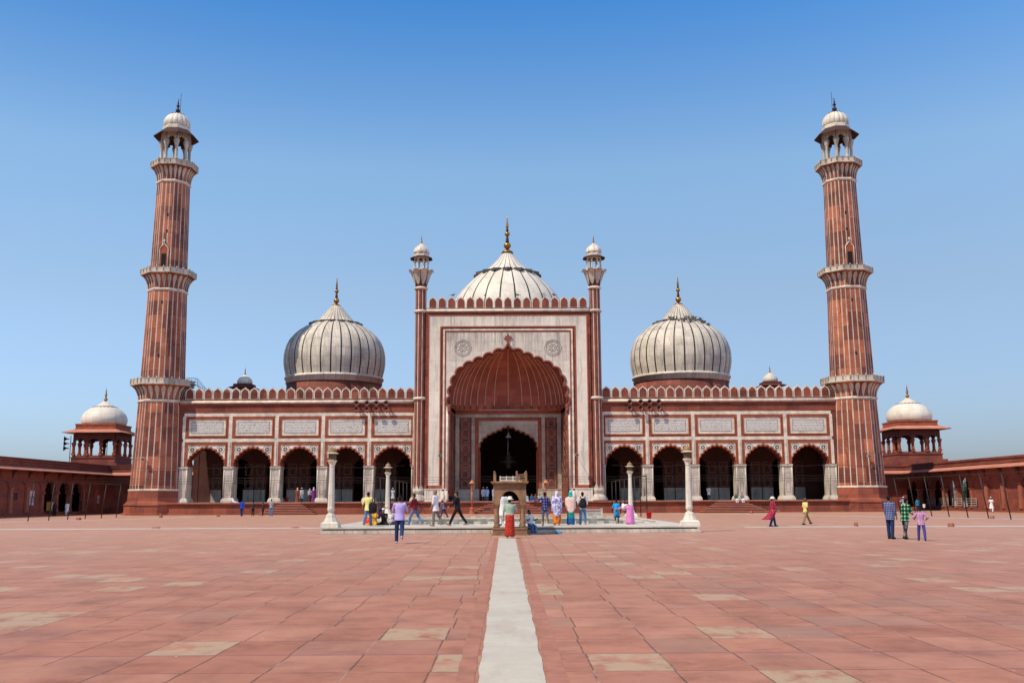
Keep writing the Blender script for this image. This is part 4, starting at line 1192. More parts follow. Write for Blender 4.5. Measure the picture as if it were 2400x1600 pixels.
m = MB(); m.tube([(0, 0, .28), (0, .1, 1.15)], .022, 5); m.tube([(0, 0, -.3), (-.08, 0, -1.5), (-.1, 0, -2.3)], .035, 5); m.build('chain', [STEEL], bl)
# weeds rooted on the parapets
for i, (x, y, z, lab) in enumerate(((-22.7, YF-.1, 13.0, 'green weed between two merlons of the left wing'), (-15.0, YF-.1, 13.6, 'green weed on a merlon top of the left wing near the portal'), (3.9, YP+.2, 23.6, 'bright green weed on a merlon of the portal'))):
    g = thing('weed', lab, 'plant', wp(x, y, z), group='weeds rooted in the parapets'); m = MB()
    for k in range(46):
        a, e, L = random.uniform(0, 2*PI), random.uniform(-.4, 1.3), random.uniform(.15, .5)
        p = Vector((cos(a)*cos(e)*L, sin(a)*cos(e)*L*.6-.06, sin(e)*L)); q = Vector((random.uniform(-.1,.1), random.uniform(-.1,.1), random.uniform(-.1,.1)))
        i0 = m.add([p, p+q, p+q*.5+Vector((.05, -.03, .09))]); m.face((i0, i0+1, i0+2))
    m.build('leaves', [GREEN], g)
    m = MB(); m.tube([(0, .05, -.35), (0, 0, .1)], .02, 5); m.build('stem', [GREEN], g)
# ------------------------------------------------------------------ ground, path, pale paving courses
m = MB(); m.box(-320, 320, -60, 420, -.4, 0.0); tag(m.build('ground', [PAVE]), kind='structure')
def strip(name, pts, w, mat, z=.004, wob=.012, step=.35, caps=None):
    m = MB(); L = []; R_ = []
    for (a, b) in zip(pts[:-1], pts[1:]):
        a, b = Vector(a), Vector(b); d = (b-a); n = max(2, int(d.length/step)); u = d.normalized(); p = Vector((-u.y, u.x))
        for i in range(n+1):
            t = i/n; c = a+d*t; ww = lerp(w[0], w[1], t) if isinstance(w, tuple) else w
            L.append(c+p*(ww/2+random.uniform(-wob, wob))); R_.append(c-p*(ww/2+random.uniform(-wob, wob)))
    i = m.add([(q.x, q.y, z) for q in L]); j = m.add([(q.x, q.y, z) for q in R_])
    for k in range(len(L)-1): m.face((j+k, j+k+1, i+k+1, i+k))
    return tag(m.build(name, [mat]), kind='structure')
def path_mat():
    t = NT('worn_white_path'); P, x, y, z = t.pos()
    n = t.noise(P, 1.4, 6, .7); n2 = t.noise(P, 9, 4, .7)
    c = t.mix(t.ramp(n, [(.3, (0,0,0)), (.7, (1,1,1))]), (.43,.375,.30), (.53,.47,.385))
    c = t.mix(t.ramp(n2, [(.60, (0,0,0)), (.75, (.5,.5,.5))]), c, (.30,.25,.205))
    n5 = t.noise(t.comb(t.math('MULTIPLY', x, 2.), t.math('MULTIPLY', y, .5)), 1.1, 6, .75)
    c = t.mix(t.ramp(n5, [(.52, (0,0,0)), (.75, (.55,.55,.55))]), c, (.34,.22,.165))
    fy = t.math('FRACT', t.math('DIVIDE', y, 1.62)); e = t.math('MINIMUM', fy, t.math('SUBTRACT', 1., fy))
    c = t.mix(t.math('MULTIPLY', t.math('LESS_THAN', e, .004), .45), c, (.33,.28,.25))
    return t.out(c, .6, .3)
PATHM = path_mat()
strip('path', [(-.19, -5), (-.22, 41.4)], (.56, .70), PATHM, .008, .012)
KERB = plain('path_edge_stone', (.38,.158,.098), .65, .35, 2.5)
for s, x in ((-1, -.60), (1, .205)):
    strip('path_edging', [(x, -5), (x+.0+s*.07, 41.4)], .17, KERB, .004, .006)
BANDM = plain('pale_marble_course', (.56,.48,.39), .6, .3, 1.1)
strip('paving_band', [(-60, 57.6), (-9.3, 57.1)], 1.7, BANDM, .005, .03)
strip('paving_band', [(13.2, 54.6), (17.8, 54.3), (48, 52.6)], 1.6, BANDM, .005, .03)
strip('paving_band', [(-44, 70), (-40.5, 77.2), (-34.9, 87.8), (-31.8, 98.3), (-26, 101.8), (-17, 102.5)], 1.1, BANDM, .0055, .05)
strip('paving_band', [(48, 52.8), (37.5, 70.4), (34.3, 76.5), (29, 87.8), (24, 98), (17, 103)], 1.1, BANDM, .006, .03)

# ------------------------------------------------------------------ ablution pool
pool = thing('pool', 'white marble ablution pool on a raised platform in front of the mosque', 'pool', (-.03, 58, 0))
W = lambda: MB(lambda p: (p[0], p[1]-58, p[2]))
X0, X1, Y0, Y1 = -9.19, 9.11, 46.5, 69.6
m = W()
def ring_box(m, a, b, c, d, ia, ib, ic, id_, z0, z1):
    m.box(a, b, c, ic, z0, z1); m.box(a, b, id_, d, z0, z1); m.box(a, ia, ic, id_, z0, z1); m.box(ib, b, ic, id_, z0, z1)
PX, PA, PB = 7.3, 52.4, 66.8
ring_box(m, X0+.03, X1-.03, Y0+.03, Y1-.03, -PX, PX, PA, PB, .0, .18)
ring_box(m, X0-.03, X1+.03, Y0-.03, Y1+.03, -PX, PX, PA, PB, .0, .085)
m.build('platform', [MARBD], pool)
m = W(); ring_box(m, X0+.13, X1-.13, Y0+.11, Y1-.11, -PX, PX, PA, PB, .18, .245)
m.build('stained_course', [plain('stained_red_course', (.11,.055,.04), .8, .7, 1.6, c2=(.035,.028,.024))], pool)  # recessed course of dark, stained red stone
m = W(); ring_box(m, X0, X1, Y0, Y1, -PX+.0, PX-.0, PA, PB, .245, .30)
m.build('paving', [masonry('pool_paving_marble', (.62,.56,.47), (.52,.47,.40), (.34,.30,.27), 1.3, .5, .012, .3, 0, rough=.45)], pool)
m = W(); ring_box(m, -PX, PX, PA, PB, -PX+.25, PX-.25, PA+.25, PB-.25, -.0+.01, .24)
m.box(-PX, PX, PB-.24, PB+.3, .012, .299)
m.build('basin_wall', [plain('algae_stained_marble', (.40,.37,.31), .6, .5, 1.4, c2=(.15,.15,.11))], pool)
def water_mat():
    t = NT('pool_water'); P, x, y, z = t.pos()
    n = t.noise(P, 5, 3, .6); t.bump(n, .08, .02)
    return t.out((.045,.05,.035), .06, .5)
m = W(); i = m.add([(-PX, PA, .06), (PX, PA, .06), (PX, PB, .06), (-PX, PB, .06)]); m.face((i, i+1, i+2, i+3))
m.build('water', [water_mat()], pool)
# stone seats round the basin
seat_m = MB(); seat_m.box(-.17, .17, -.12, .12, 0, .09); seat_m.box(-.19, .19, -.14, .14, .091, .13)
seat_me = seat_m.mesh('stone_stool', [LAMPM])
def seat(x, y, rz, lab, grp):
    o = bpy.data.objects.new('stone_stool', seat_me); COL.objects.link(o); o.location = (x, y, .301); o.rotation_euler = (0, 0, rz+random.uniform(-.06, .06))
    tag(o, lab, 'stone stool', grp)
for i in range(20): seat(-7.0+.735*i+random.uniform(-.06, .06), 51.95, 0, 'low stone stool in the row along the near edge of the pool', 'stone stools along the near edge')
for i in range(20): seat(-7.0+.735*i+random.uniform(-.06, .06), 67.35, 0, 'low stone stool in the row along the far edge of the pool', 'stone stools along the far edge')
for i in range(12): seat(7.85+random.uniform(-.05, .05), 53.2+1.2*i, PI/2, 'low stone stool in the row along the right edge of the pool', 'stone stools along the right edge')
for i in range(12): seat(-7.85+random.uniform(-.05, .05), 53.2+1.2*i, PI/2, 'low stone stool in the row along the left edge of the pool', 'stone stools along the left edge')
# stone water tank on the far right rim
tk = thing('water_tank', 'open stone water tank with weathered posts on the far right rim of the pool', 'tank', (5.75, 68.3, .30))
m = MB()
for x in (-.72, .72):
    for y in (-.35, .35): m.box(x-.06, x+.06, y-.06, y+.06, 0, .66)
m.build('post', [MARBD], tk)
m = MB(); m.box(-.66, .66, -.38, -.34, .02, .46); m.box(-.66, .66, .34, .38, .02, .46); m.box(-.74, .74, -.42, -.3, .52, .6); m.box(-.74, .74, .3, .42, .52, .6); m.box(-.66, .66, -.33, .33, .02, .06)
m.build('panel', [plain('stained_tank_stone', (.42,.38,.33), .7, .5, 3)], tk)

# ------------------------------------------------------------------ lamp posts
def lamp_post(x, y, label, rz=0):
    g = thing('lamp_post', label, 'lamp post', (x, y, .30), rz, group='marble lamp posts on the pool platform')
    m = MB()
    sq = lambda r, z: octring(r/cos(PI/8)*.98, z, 0, 0)
    m.box(-.44, .44, -.44, .44, 0, .06); m.frustum(0, 0, .06, .2, .42, .42, .41, .41)
    m.frustum(0, 0, .2, .27, .41, .41, .33, .33)
    m.loft([sq(.335, .27), sq(.30, .34), sq(.235, .48), sq(.205, .60), sq(.17, .66)], 0, cap1=True)
    m.build('base', [LAMPM], g)
    m = MB()
    m.lathe([(.13, .655), (.14, .69), (.11, .70), (.12, .73), (.165, .79), (.18, .88), (.165, .98), (.15, 1.0)], 16)
    m.loft([sq(.155, 1.0), sq(.15, 1.4), sq(.115, 2.93)], 0, cap0=True, cap1=True)
    m.build('shaft', [LAMPM], g)
    m = MB(); m.lathe([(.12, 2.93), (.14, 2.95), (.13, 2.98), (.12, 3.0), (.17, 3.08), (.20, 3.17), (.245, 3.21), (.245, 3.235), (.1, 3.24)], 16)
    m.build('capital', [LAMPM], g)
    m = MB(); m.lathe([(.2, 3.24), (.2, 3.29), (.17, 3.30)], 8, a0=PI/8, sm=False)
    m.lathe([(.165, 3.30), (.175, 3.56)], 8, a0=PI/8, m=1, sm=False)
    for k in range(8):
        a = PI/8+2*PI*k/8; m.tube([(.175*cos(a), .175*sin(a), 3.28), (.185*cos(a), .185*sin(a), 3.58)], .013, 5)
    m.build('lantern', [OCHRE, GLASSD], g)
    m = MB(); m.lathe([(.18, 3.56), (.31, 3.575), (.32, 3.59), (.22, 3.625)], 20)
    m.build('eave', [LAMPM], g)
    m = MB(); m.lathe([(.20, 3.62), (.205, 3.64), (.18, 3.66), (.19, 3.70), (.178, 3.76), (.14, 3.82), (.08, 3.86), (.035, 3.88), (.03, 3.91), (.012, 3.93), (.008, 3.99)], 16)
    m.build('dome', [OCHRE], g)
    return g
lamp_post(-8.83, 47.3, 'tall octagonal marble lamp post on the front left corner of the pool platform')
lamp_post(8.73, 47.3, 'tall octagonal marble lamp post on the front right corner of the pool platform')
lamp_post(-8.7, 68.6, 'marble lamp post on the far left corner of the pool platform')
lamp_post(8.6, 68.6, 'marble lamp post on the far right corner of the pool platform')
for s in (-1, 1):
    g = thing('lamp_post', f'slim red lamp post {"left" if s < 0 else "right"} of the central steps', 'lamp post', (s*4.2+.05, 109.3, 0), group='slim red lamp posts at the central steps')
    m = MB(); m.lathe([(.36, 0), (.36, .18), (.25, .22), (.24, .55), (.28, .6), (.16, .7), (.13, .8)], 8, sm=False); m.lathe([(.12, .8), (.10, 2.6)], 8)
    m.build('post', [REDLAMP], g)
    m = MB(); m.lathe([(.1, 2.6), (.17, 2.66), (.1, 2.72), (.18, 2.95), (.21, 3.0)], 8); m.build('capital', [REDLAMP], g)
    m = MB(); m.lathe([(.16, 3.0), (.22, 3.42)], 8); m.build('lantern', [plain('amber_pane', (.30,.17,.12), .3, .3)], g)
    m = MB(); m.lathe([(.38, 3.42), (.36, 3.47), (.24, 3.5), (.23, 3.58), (.15, 3.68), (.05, 3.74), (.03, 3.86)], 12); m.build('roof', [plain('orange_lamp_cap', (.55,.19,.085), .6, .3)], g)

# ------------------------------------------------------------------ small stone canopy at the head of the path
bo = thing('stone_canopy', 'small tan sandstone canopy with railings on top at the head of the white path', 'canopy', (-.09, 43.9, 0))
m = MB(); D = 2.5
m.box(-.82, .82, -.06, D, 0, .05); m.box(-.77, .77, 0, D, .05, .27); m.box(-.80, .80, -.03, D, .27, .31)
m.build('base', [TAN], bo)
for x in (-.60, .60):
    for y in (.17, D-.2):
        m = MB()
        m.box(x-.14, x+.14, y-.14, y+.14, .31, .36); m.lathe([(.14, .36), (.15, .42), (.10, .47), (.135, .60), (.12, .68), (.105, .75), (.105, 1.1), (.115, 1.14)], 12, x, y)
        m.lathe([(.105, 1.1), (.13, 1.22), (.16, 1.32), (.165, 1.36)], 8, x, y, PI/8, sm=False); m.box(x-.15, x+.15, y-.15, y+.15, 1.36, 1.52)
        m.build('column', [TAN], bo)
m = MB()
for y in (.05, D-.30):
    ar = [(-.47, 1.28)] + cusped(.47, 1.36, .62, 1, 0, 0, 2.0) + [(.47, 1.28)]
    m.prism(arch_panel(-.745, .745, 1.27, 2.30, [(-.47*cos(PI*k/20), 1.34+.65*sin(PI*k/20)) for k in range(21)]), y, y+.24)
for s in (-1, 1): m.box(min(s*.52, s*.742), max(s*.52, s*.742), .291, D-.301, 1.7, 2.298)
m.build('arch', [TAN], bo)
m = MB(); m.frustum(0, D/2, 2.30, 2.36, .80, D/2+.04, .86, D/2+.1); m.box(-.86, .86, -.1, D+.1, 2.36, 2.42)
m.build('roof_slab', [TAN], bo)
for x, y in ((-.69, .02), (.33, .02), (.75, .02), (-.69, D-.05), (.75, D-.05)):
    m = MB(); m.box(x-.05, x+.05, y-.05, y+.05, 2.42, 2.80); m.lathe([(.06, 2.80), (.035, 2.82), (.05, 2.85), (.02, 2.89)], 8, x, y)
    m.build('post', [TAN], bo)
m = MB()
for z in (2.46, 2.70): m.box(.38, .70, .0, .04, z, z+.05)
for k in range(7):
    a = .38+.32*k/6; 
    m.tube([(a, .02, 2.5), (min(.70, a+.1), .02, 2.71)], .009, 4); m.tube([(a, .02, 2.5), (max(.38, a-.1), .02, 2.71)], .009, 4)
m.build('lattice_panel', [TAN], bo)
m = MB(); yy = D-.9
m.box(-.46, .60, yy-.08, yy+.5, 2.42, 2.47)
for x in (-.44, -.14, .16, .45): m.box(x-.025, x+.025, yy-.03, yy+.03, 2.47, 2.70)
m.box(-.46, .47, yy-.02, yy+.02, 2.63, 2.665); m.box(-.46, .47, yy-.02, yy+.02, 2.49, 2.52)
for k in range(16): m.box(-.42+k*.056, -.405+k*.056, yy-.012, yy+.012, 2.52, 2.63)
m.build('white_railing', [CREAM], bo)

# ------------------------------------------------------------------ frames of bare poles (awning frames)
def pole_frame(label, pts, h, lean, extend=None, mat=IRON):
    x0, y0 = pts[0]
    g = thing('awning_frame', label, 'frame', (x0, y0, 0), group='bare awning frames')
    tops = []
    for x, y in pts:
        m = MB(); b = (x-x0-lean[0], y-y0-lean[1], 0); t = (x-x0, y-y0, h)
        m.tube([b, t], .045, 7); m.tube([t, (t[0], t[1], h+.1)], .03, 6); m.build('pole', [mat], g); tops.append(t)
    m = MB(); m.tube([tops[0]] + tops[1:] + ([extend] if extend else []), .035, 6); m.build('rail', [mat], g)
    return g
pole_frame('row of leaning bare poles with a top rail in front of the left gallery', [(-39.5, 80.2+3.6*k) for k in range(6)], 3.25, (.28, .1), (-.0, -12, 3.25))
pole_frame('row of leaning bare poles with a top rail in front of the right gallery', [(36.0, 66.8+3.25*k) for k in range(8)], 3.35, (-.38, .1))
pole_frame('row of bare poles with a top rail left of the pool', [(-11.75, 84+3.9*k) for k in range(8)], 3.6, (0, 0), None, IRON)
pole_frame('row of bare poles with a top rail right of the pool', [(11.95, 83.6+3.9*k) for k in range(8)], 3.6, (0, 0), None, IRON)
# cables across the front
for z, y, a, b, sag, lab in ((5.55, 111.2, -46, -12, .25, 'dark cable strung from the left minaret along the arcade'), (5.5, 111.2, 12, 46, .25, 'dark cable strung from the right minaret along the arcade'),
                             (4.25, 110.6, -50, 50, .12, 'topmost of three thin cables strung across the mosque front'), (3.95, 110.5, -50, 50, .12, 'middle of three thin cables strung across the mosque front'), (3.7, 110.7, -50, 50, .12, 'lowest of three thin cables strung across the mosque front')):
    m = MB(); n = 24
    m.tube([(lerp(a, b, k/n), y, z-sag*math.sin(PI*(k*4/n % 1))) for k in range(n+1)], .016, 4)
    tag(m.build('cable', [IRON]), lab, 'cable', 'cables across the mosque front')
# steel barriers in the right gallery
for i, y in enumerate((122.55, 119.0, 115.4, 111.9)):
    g = thing('crowd_barrier', f'grey steel crowd barrier, {["first","second","third","fourth"][i]} from the left in the right gallery', 'barrier', (53.9, y-1.2, .38), group='steel barriers in the right gallery')
    L = 2.4
    m = MB()
    for q in range(4): m.tube([(0, .0, .28+.26*q), (0, L, .28+.26*q)], .035, 6)
    m.build('rail', [plain('barrier_paint', (.42,.40,.36), .5, .3)], g)
    for q in (0, .5, 1):
        m = MB(); m.tube([(-.45, q*L, 0), (0, q*L, .28), (0, q*L, 1.2)], .035, 6); m.build('leg', [STEEL], g)

# loose stone blocks on the paving
BLK = plain('loose_red_stone', (.34,.12,.075), .8, .5, 5)
for x, y, sx, h, lab in ((-34.4, 95.7, .34, .34, 'squat red stone block near the left minaret'), (-38.3, 86.2, .45, .22, 'low red stone at the foot of a leaning pole on the left'), (-21.3, 58.3, .55, .07, 'flat broken stone beside the pale course on the left'),
                       (-30.5, 101.6, .4, .14, 'small red stone in front of the left steps'), (19.6, 54.8, .21, .22, 'upright red stone block on the right, nearer the pool'), (24.4, 53.5, .31, .2, 'wide red stone block at far right on the pale course'),
                       (36.4, 72.7, .3, .24, 'red stone block among the leaning poles on the right'), (26.4, 104.8, .4, .3, 'red stone block at the foot of the right steps'), (-12.8, 57.6, .5, .05, 'flat dark slab fragment left of the pool')):
    m = MB(); b = []
    pts = octring(sx*.55, 0, 0, 0, random.random(), 6)
    m.loft([[(p[0]*random.uniform(.9, 1.1), p[1]*random.uniform(.9, 1.1), z) for p in pts] for z in (0, h*.45)] + [[(p[0]*random.uniform(.75, .92), p[1]*random.uniform(.75, .92), h*random.uniform(.9, 1)) for p in pts]], cap0=True, cap1=True)
    tag(m.build('stone_block', [BLK], None, (x, y, 0.004)), lab, 'stone', 'loose stones on the paving')
# bags and buckets
PLRED = plain('red_plastic', (.62,.02,.025), .4, .15, 3)
PLBLU = plain('blue_plastic', (.03,.27,.55), .35, .3, 8)
def sack(name, x, y, z, r, h, mat, lab, cat, rz=0):
    m = MB(); n = 14; rings = []
    for t, rr in ((0, .85), (.15, 1.0), (.45, .95), (.75, .62), (.9, .32), (1, .28)):
        rings.append([(r*rr*cos(2*PI*k/n)*(1+.12*sin(3*k+t*5)), r*.75*rr*sin(2*PI*k/n)*(1+.1*cos(4*k+t*3)), h*t) for k in range(n)])
    m.loft(rings, sm=True, cap0=True, cap1=True)
    return tag(m.build(name, [mat], None, (x, y, z), rz), lab, cat)
sack('plastic_bag', 2.25, 46.2, 0.0, .17, .13, PLBLU, 'crumpled blue plastic bag on the ground against the platform', 'bag')
sack('cloth_bundle', -7.62, 52.0, .30, .22, .42, PLRED, 'bright red cloth bundle beside the seated group', 'bundle')
def bucket(x, y, z, lab):
    g = thing('bucket', lab, 'bucket', (x, y, z), group='red buckets')
    m = MB(); m.lathe([(.17, 0), (.24, .52), (.26, .53), (.24, .55), (.2, .5), (.15, .03)], 16); m.build('body', [PLRED], g)
    m = MB(); m.tube([(-.24*cos(PI*k/8), 0, .53+.2*sin(PI*k/8)) for k in range(9)], .012, 4); m.build('handle', [STEEL], g)
bucket(-11.6, 87.5, .42, 'red bucket hung on a bare pole left of the pool')
m = MB(); 
bucket(11.5, 79.5, 0, 'red bucket on the ground behind the far right lamp post')

# garden seen through the right gallery
LEAF = plain('garden_leaf', (.075,.16,.028), .6, .6, 1.2, c2=(.035,.085,.016))
BARK = plain('garden_bark', (.12,.085,.06), .9, .4, 5)
def tree(x, y, h, r, lab, n=1500):
    g = thing('tree', lab, 'tree', (x, y, 0), group='garden trees behind the right gallery')
    m = MB(); m.tube([(0, 0, 0), (.08, .05, h*.35), (-.05, .1, h*.7)], [.16, .12, .05], 8)
    for k in range(6):
        a = 2*PI*k/6; m.tube([(.05, .05, h*(.3+.05*k)), (r*.6*cos(a), r*.6*sin(a), h*(.5+.06*k))], [.07, .02], 5)
    m.build('trunk', [BARK], g)
    m = MB(); cl = [(random.gauss(0, r*.45), random.gauss(0, r*.45), h*random.uniform(.3, 1)) for _ in range(26)]
    for i in range(n):
        c = random.choice(cl); p = Vector((c[0]+random.gauss(0, r*.2), c[1]+random.gauss(0, r*.2), max(.3, c[2]+random.gauss(0, r*.2))))
        u = Vector((random.gauss(0,1), random.gauss(0,1), random.gauss(0,1))).normalized()*.13; v = u.orthogonal().normalized()*.07
        k = m.add([p-u, p+v, p+u, p-v]); m.face((k, k+1, k+2, k+3))
    m.build('crown', [LEAF], g)
for x, y, h, r, l in ((64.5, 133.5, 3.6, 1.9, 'bushy green tree seen through the gallery bay nearest the door'), (66.5, 138.5, 3.6, 2.0, 'bushy green tree seen through the second gallery bay from the door'), (63.5, 129.0, 3.4, 1.8, 'tree crown half hidden behind the gallery wall on the right')): tree(x, y, h, r, l)

# pigeons on the roof
PIG = plain('pigeon_grey', (.10,.10,.11), .7, .3, 8)
def pigeon_mesh():
    m = MB(); m.ell((0, 0, .13), .09, .17, .085, 8); m.ell((0, .15, .24), .05, .055, .05, 8)
    m.capsule((0, .08, .15), (0, .14, .22), .06, .04, 6); m.tube([(0, .2, .235), (0, .25, .225)], [.015, .004], 5)
    m.frustum(0, -.24, .11, .13, .05, .11, .045, .11); m.tube([(.03, 0, 0), (.03, .02, .07)], .01, 4); m.tube([(-.03, 0, 0), (-.03, .02, .07)], .01, 4)
    return m.mesh('pigeon', [PIG])
PGM = pigeon_mesh()
def pigeon(p, rz, lab, grp):
    o = bpy.data.objects.new('pigeon', PGM); COL.objects.link(o); o.location = p; o.rotation_euler = (0, 0, rz); o.scale = (1.25,)*3
    tag(o, lab, 'pigeon', grp)
for i in range(26):
    a = random.uniform(-1.15, .35); rr = random.choice([(3.12, 23.13), (3.6, 22.68), (3.9, 22.5), (4.3, 22.22)]) if i % 3 else (3.05, 23.15)
    p = wp(21.3+rr[0]*sin(a+.5), 116-rr[0]*cos(a+.5), rr[1])
    pigeon(p, random.uniform(0, 6), 'dark pigeon perched on the shoulder of the right white dome', 'pigeons on the right dome')
for i in range(4):
    p = wp(-6+3.6*i+random.uniform(-.3, .3), YP+.1, 23.66); pigeon((p[0], p[1], p[2]), random.uniform(0, 6), 'dark pigeon sitting on the merlons of the portal', 'pigeons on the portal')
# ------------------------------------------------------------------ people
CACHE = {}
def cloth(key, c, kind=None, c2=None, c3=None, sc=1.0):
    k = (key, kind)
    if k in CACHE: return CACHE[k]
    t = NT(key); P, x, y, z = t.pos(obj=True)
    n = t.noise(P, 9*sc, 4, .6)
    base = t.mix(1., c, t.ramp(n, [(.25, (.78,.78,.78)), (.75, (1.1,1.1,1.1))]), 'MULTIPLY')
    if kind == 'check':
        fx = t.math('FRACT', t.math('MULTIPLY', t.math('ADD', x, t.math('MULTIPLY', y, .6)), 7*sc)); fz = t.math('FRACT', t.math('MULTIPLY', z, 7*sc))
        a = t.math('LESS_THAN', fx, .3); b = t.math('LESS_THAN', fz, .3)
        base = t.mix(t.math('MULTIPLY', t.math('ADD', a, b), .5), base, c2)
        if c3: base = t.mix(t.math('MULTIPLY', a, b), base, c3)
    elif kind == 'floral':
        v = t.n('ShaderNodeTexVoronoi'); v.inputs['Scale'].default_value = 11*sc; t.l(P, v.inputs['Vector'])
        base = t.mix(t.math('LESS_THAN', v.outputs['Distance'], .36), base, c2)
        if c3:
            v2 = t.n('ShaderNodeTexVoronoi'); v2.inputs['Scale'].default_value = 7*sc; t.l(P, v2.inputs['Vector'])
            base = t.mix(t.math('LESS_THAN', v2.outputs['Distance'], .25), base, c3)
    elif kind == 'cloud':
        n2 = t.noise(P, 8*sc, 4, .6)
        base = t.mix(t.ramp(n2, [(.47, (0,0,0)), (.53, (1,1,1))]), base, c2)
    elif kind == 'hem':
        f = t.math('LESS_THAN', z, sc)
        base = t.mix(f, base, c2)
    elif kind == 'fade':
        n2 = t.noise(P, 4*sc, 3, .6)
        base = t.mix(t.ramp(n2, [(.45, (0,0,0)), (.7, (1,1,1))]), base, c2)
    CACHE[k] = t.out(base, .85, .15)
    return CACHE[k]
SKIN = cloth('warm_brown_skin', (.30,.155,.09)); SKIND = cloth('deep_brown_skin', (.15,.075,.045)); SKINL = cloth('light_skin', (.45,.27,.19))
HAIR = cloth('black_hair', (.012,.010,.009)); HAIRG = cloth('grey_hair', (.16,.15,.145)); SHOE = cloth('dark_shoe', (.02,.017,.016)); SHOEW = cloth('pale_shoe', (.38,.36,.36))
JEAN = cloth('blue_denim', (.06,.14,.30), 'fade', (.17,.29,.46)); NAVY = cloth('navy_denim', (.018,.035,.11)); BLACKC = cloth('black_cloth', (.014,.013,.016)); KHAKI = cloth('khaki_cloth', (.27,.19,.085))
WHITEC = cloth('white_cotton', (.72,.70,.69)); GREYC = cloth('grey_trouser_cloth', (.17,.155,.145))

DEPS = None
def remesh(mb, voxel):
    """fuse the overlapping solids of mb into one continuous surface"""
    me = bpy.data.meshes.new('tmp'); me.from_pydata(mb.V, [], mb.F)
    bm = bmesh.new(); bm.from_mesh(me); bmesh.ops.recalc_face_normals(bm, faces=bm.faces); bm.to_mesh(me); bm.free()
    o = bpy.data.objects.new('tmp', me); COL.objects.link(o)
    r = o.modifiers.new('r', 'REMESH'); r.mode = 'VOXEL'; r.voxel_size = voxel
    s_ = o.modifiers.new('s', 'SMOOTH'); s_.factor = .5; s_.iterations = 2
    dg = bpy.context.evaluated_depsgraph_get(); dg.update()
    out = bpy.data.meshes.new_from_object(o.evaluated_get(dg), depsgraph=dg)
    bpy.data.objects.remove(o); bpy.data.meshes.remove(me)
    out.polygons.foreach_set('use_smooth', [True]*len(out.polygons)); out.materials.clear()
    return out

def part(name, mesh, mat, parent):
    mesh.name = name; mesh.materials.append(mat)
    o = bpy.data.objects.new(name, mesh); COL.objects.link(o); o.parent = parent
    return o

def rx(v, a): return Vector((v[0], v[1]*cos(a)-v[2]*sin(a), v[1]*sin(a)+v[2]*cos(a)))

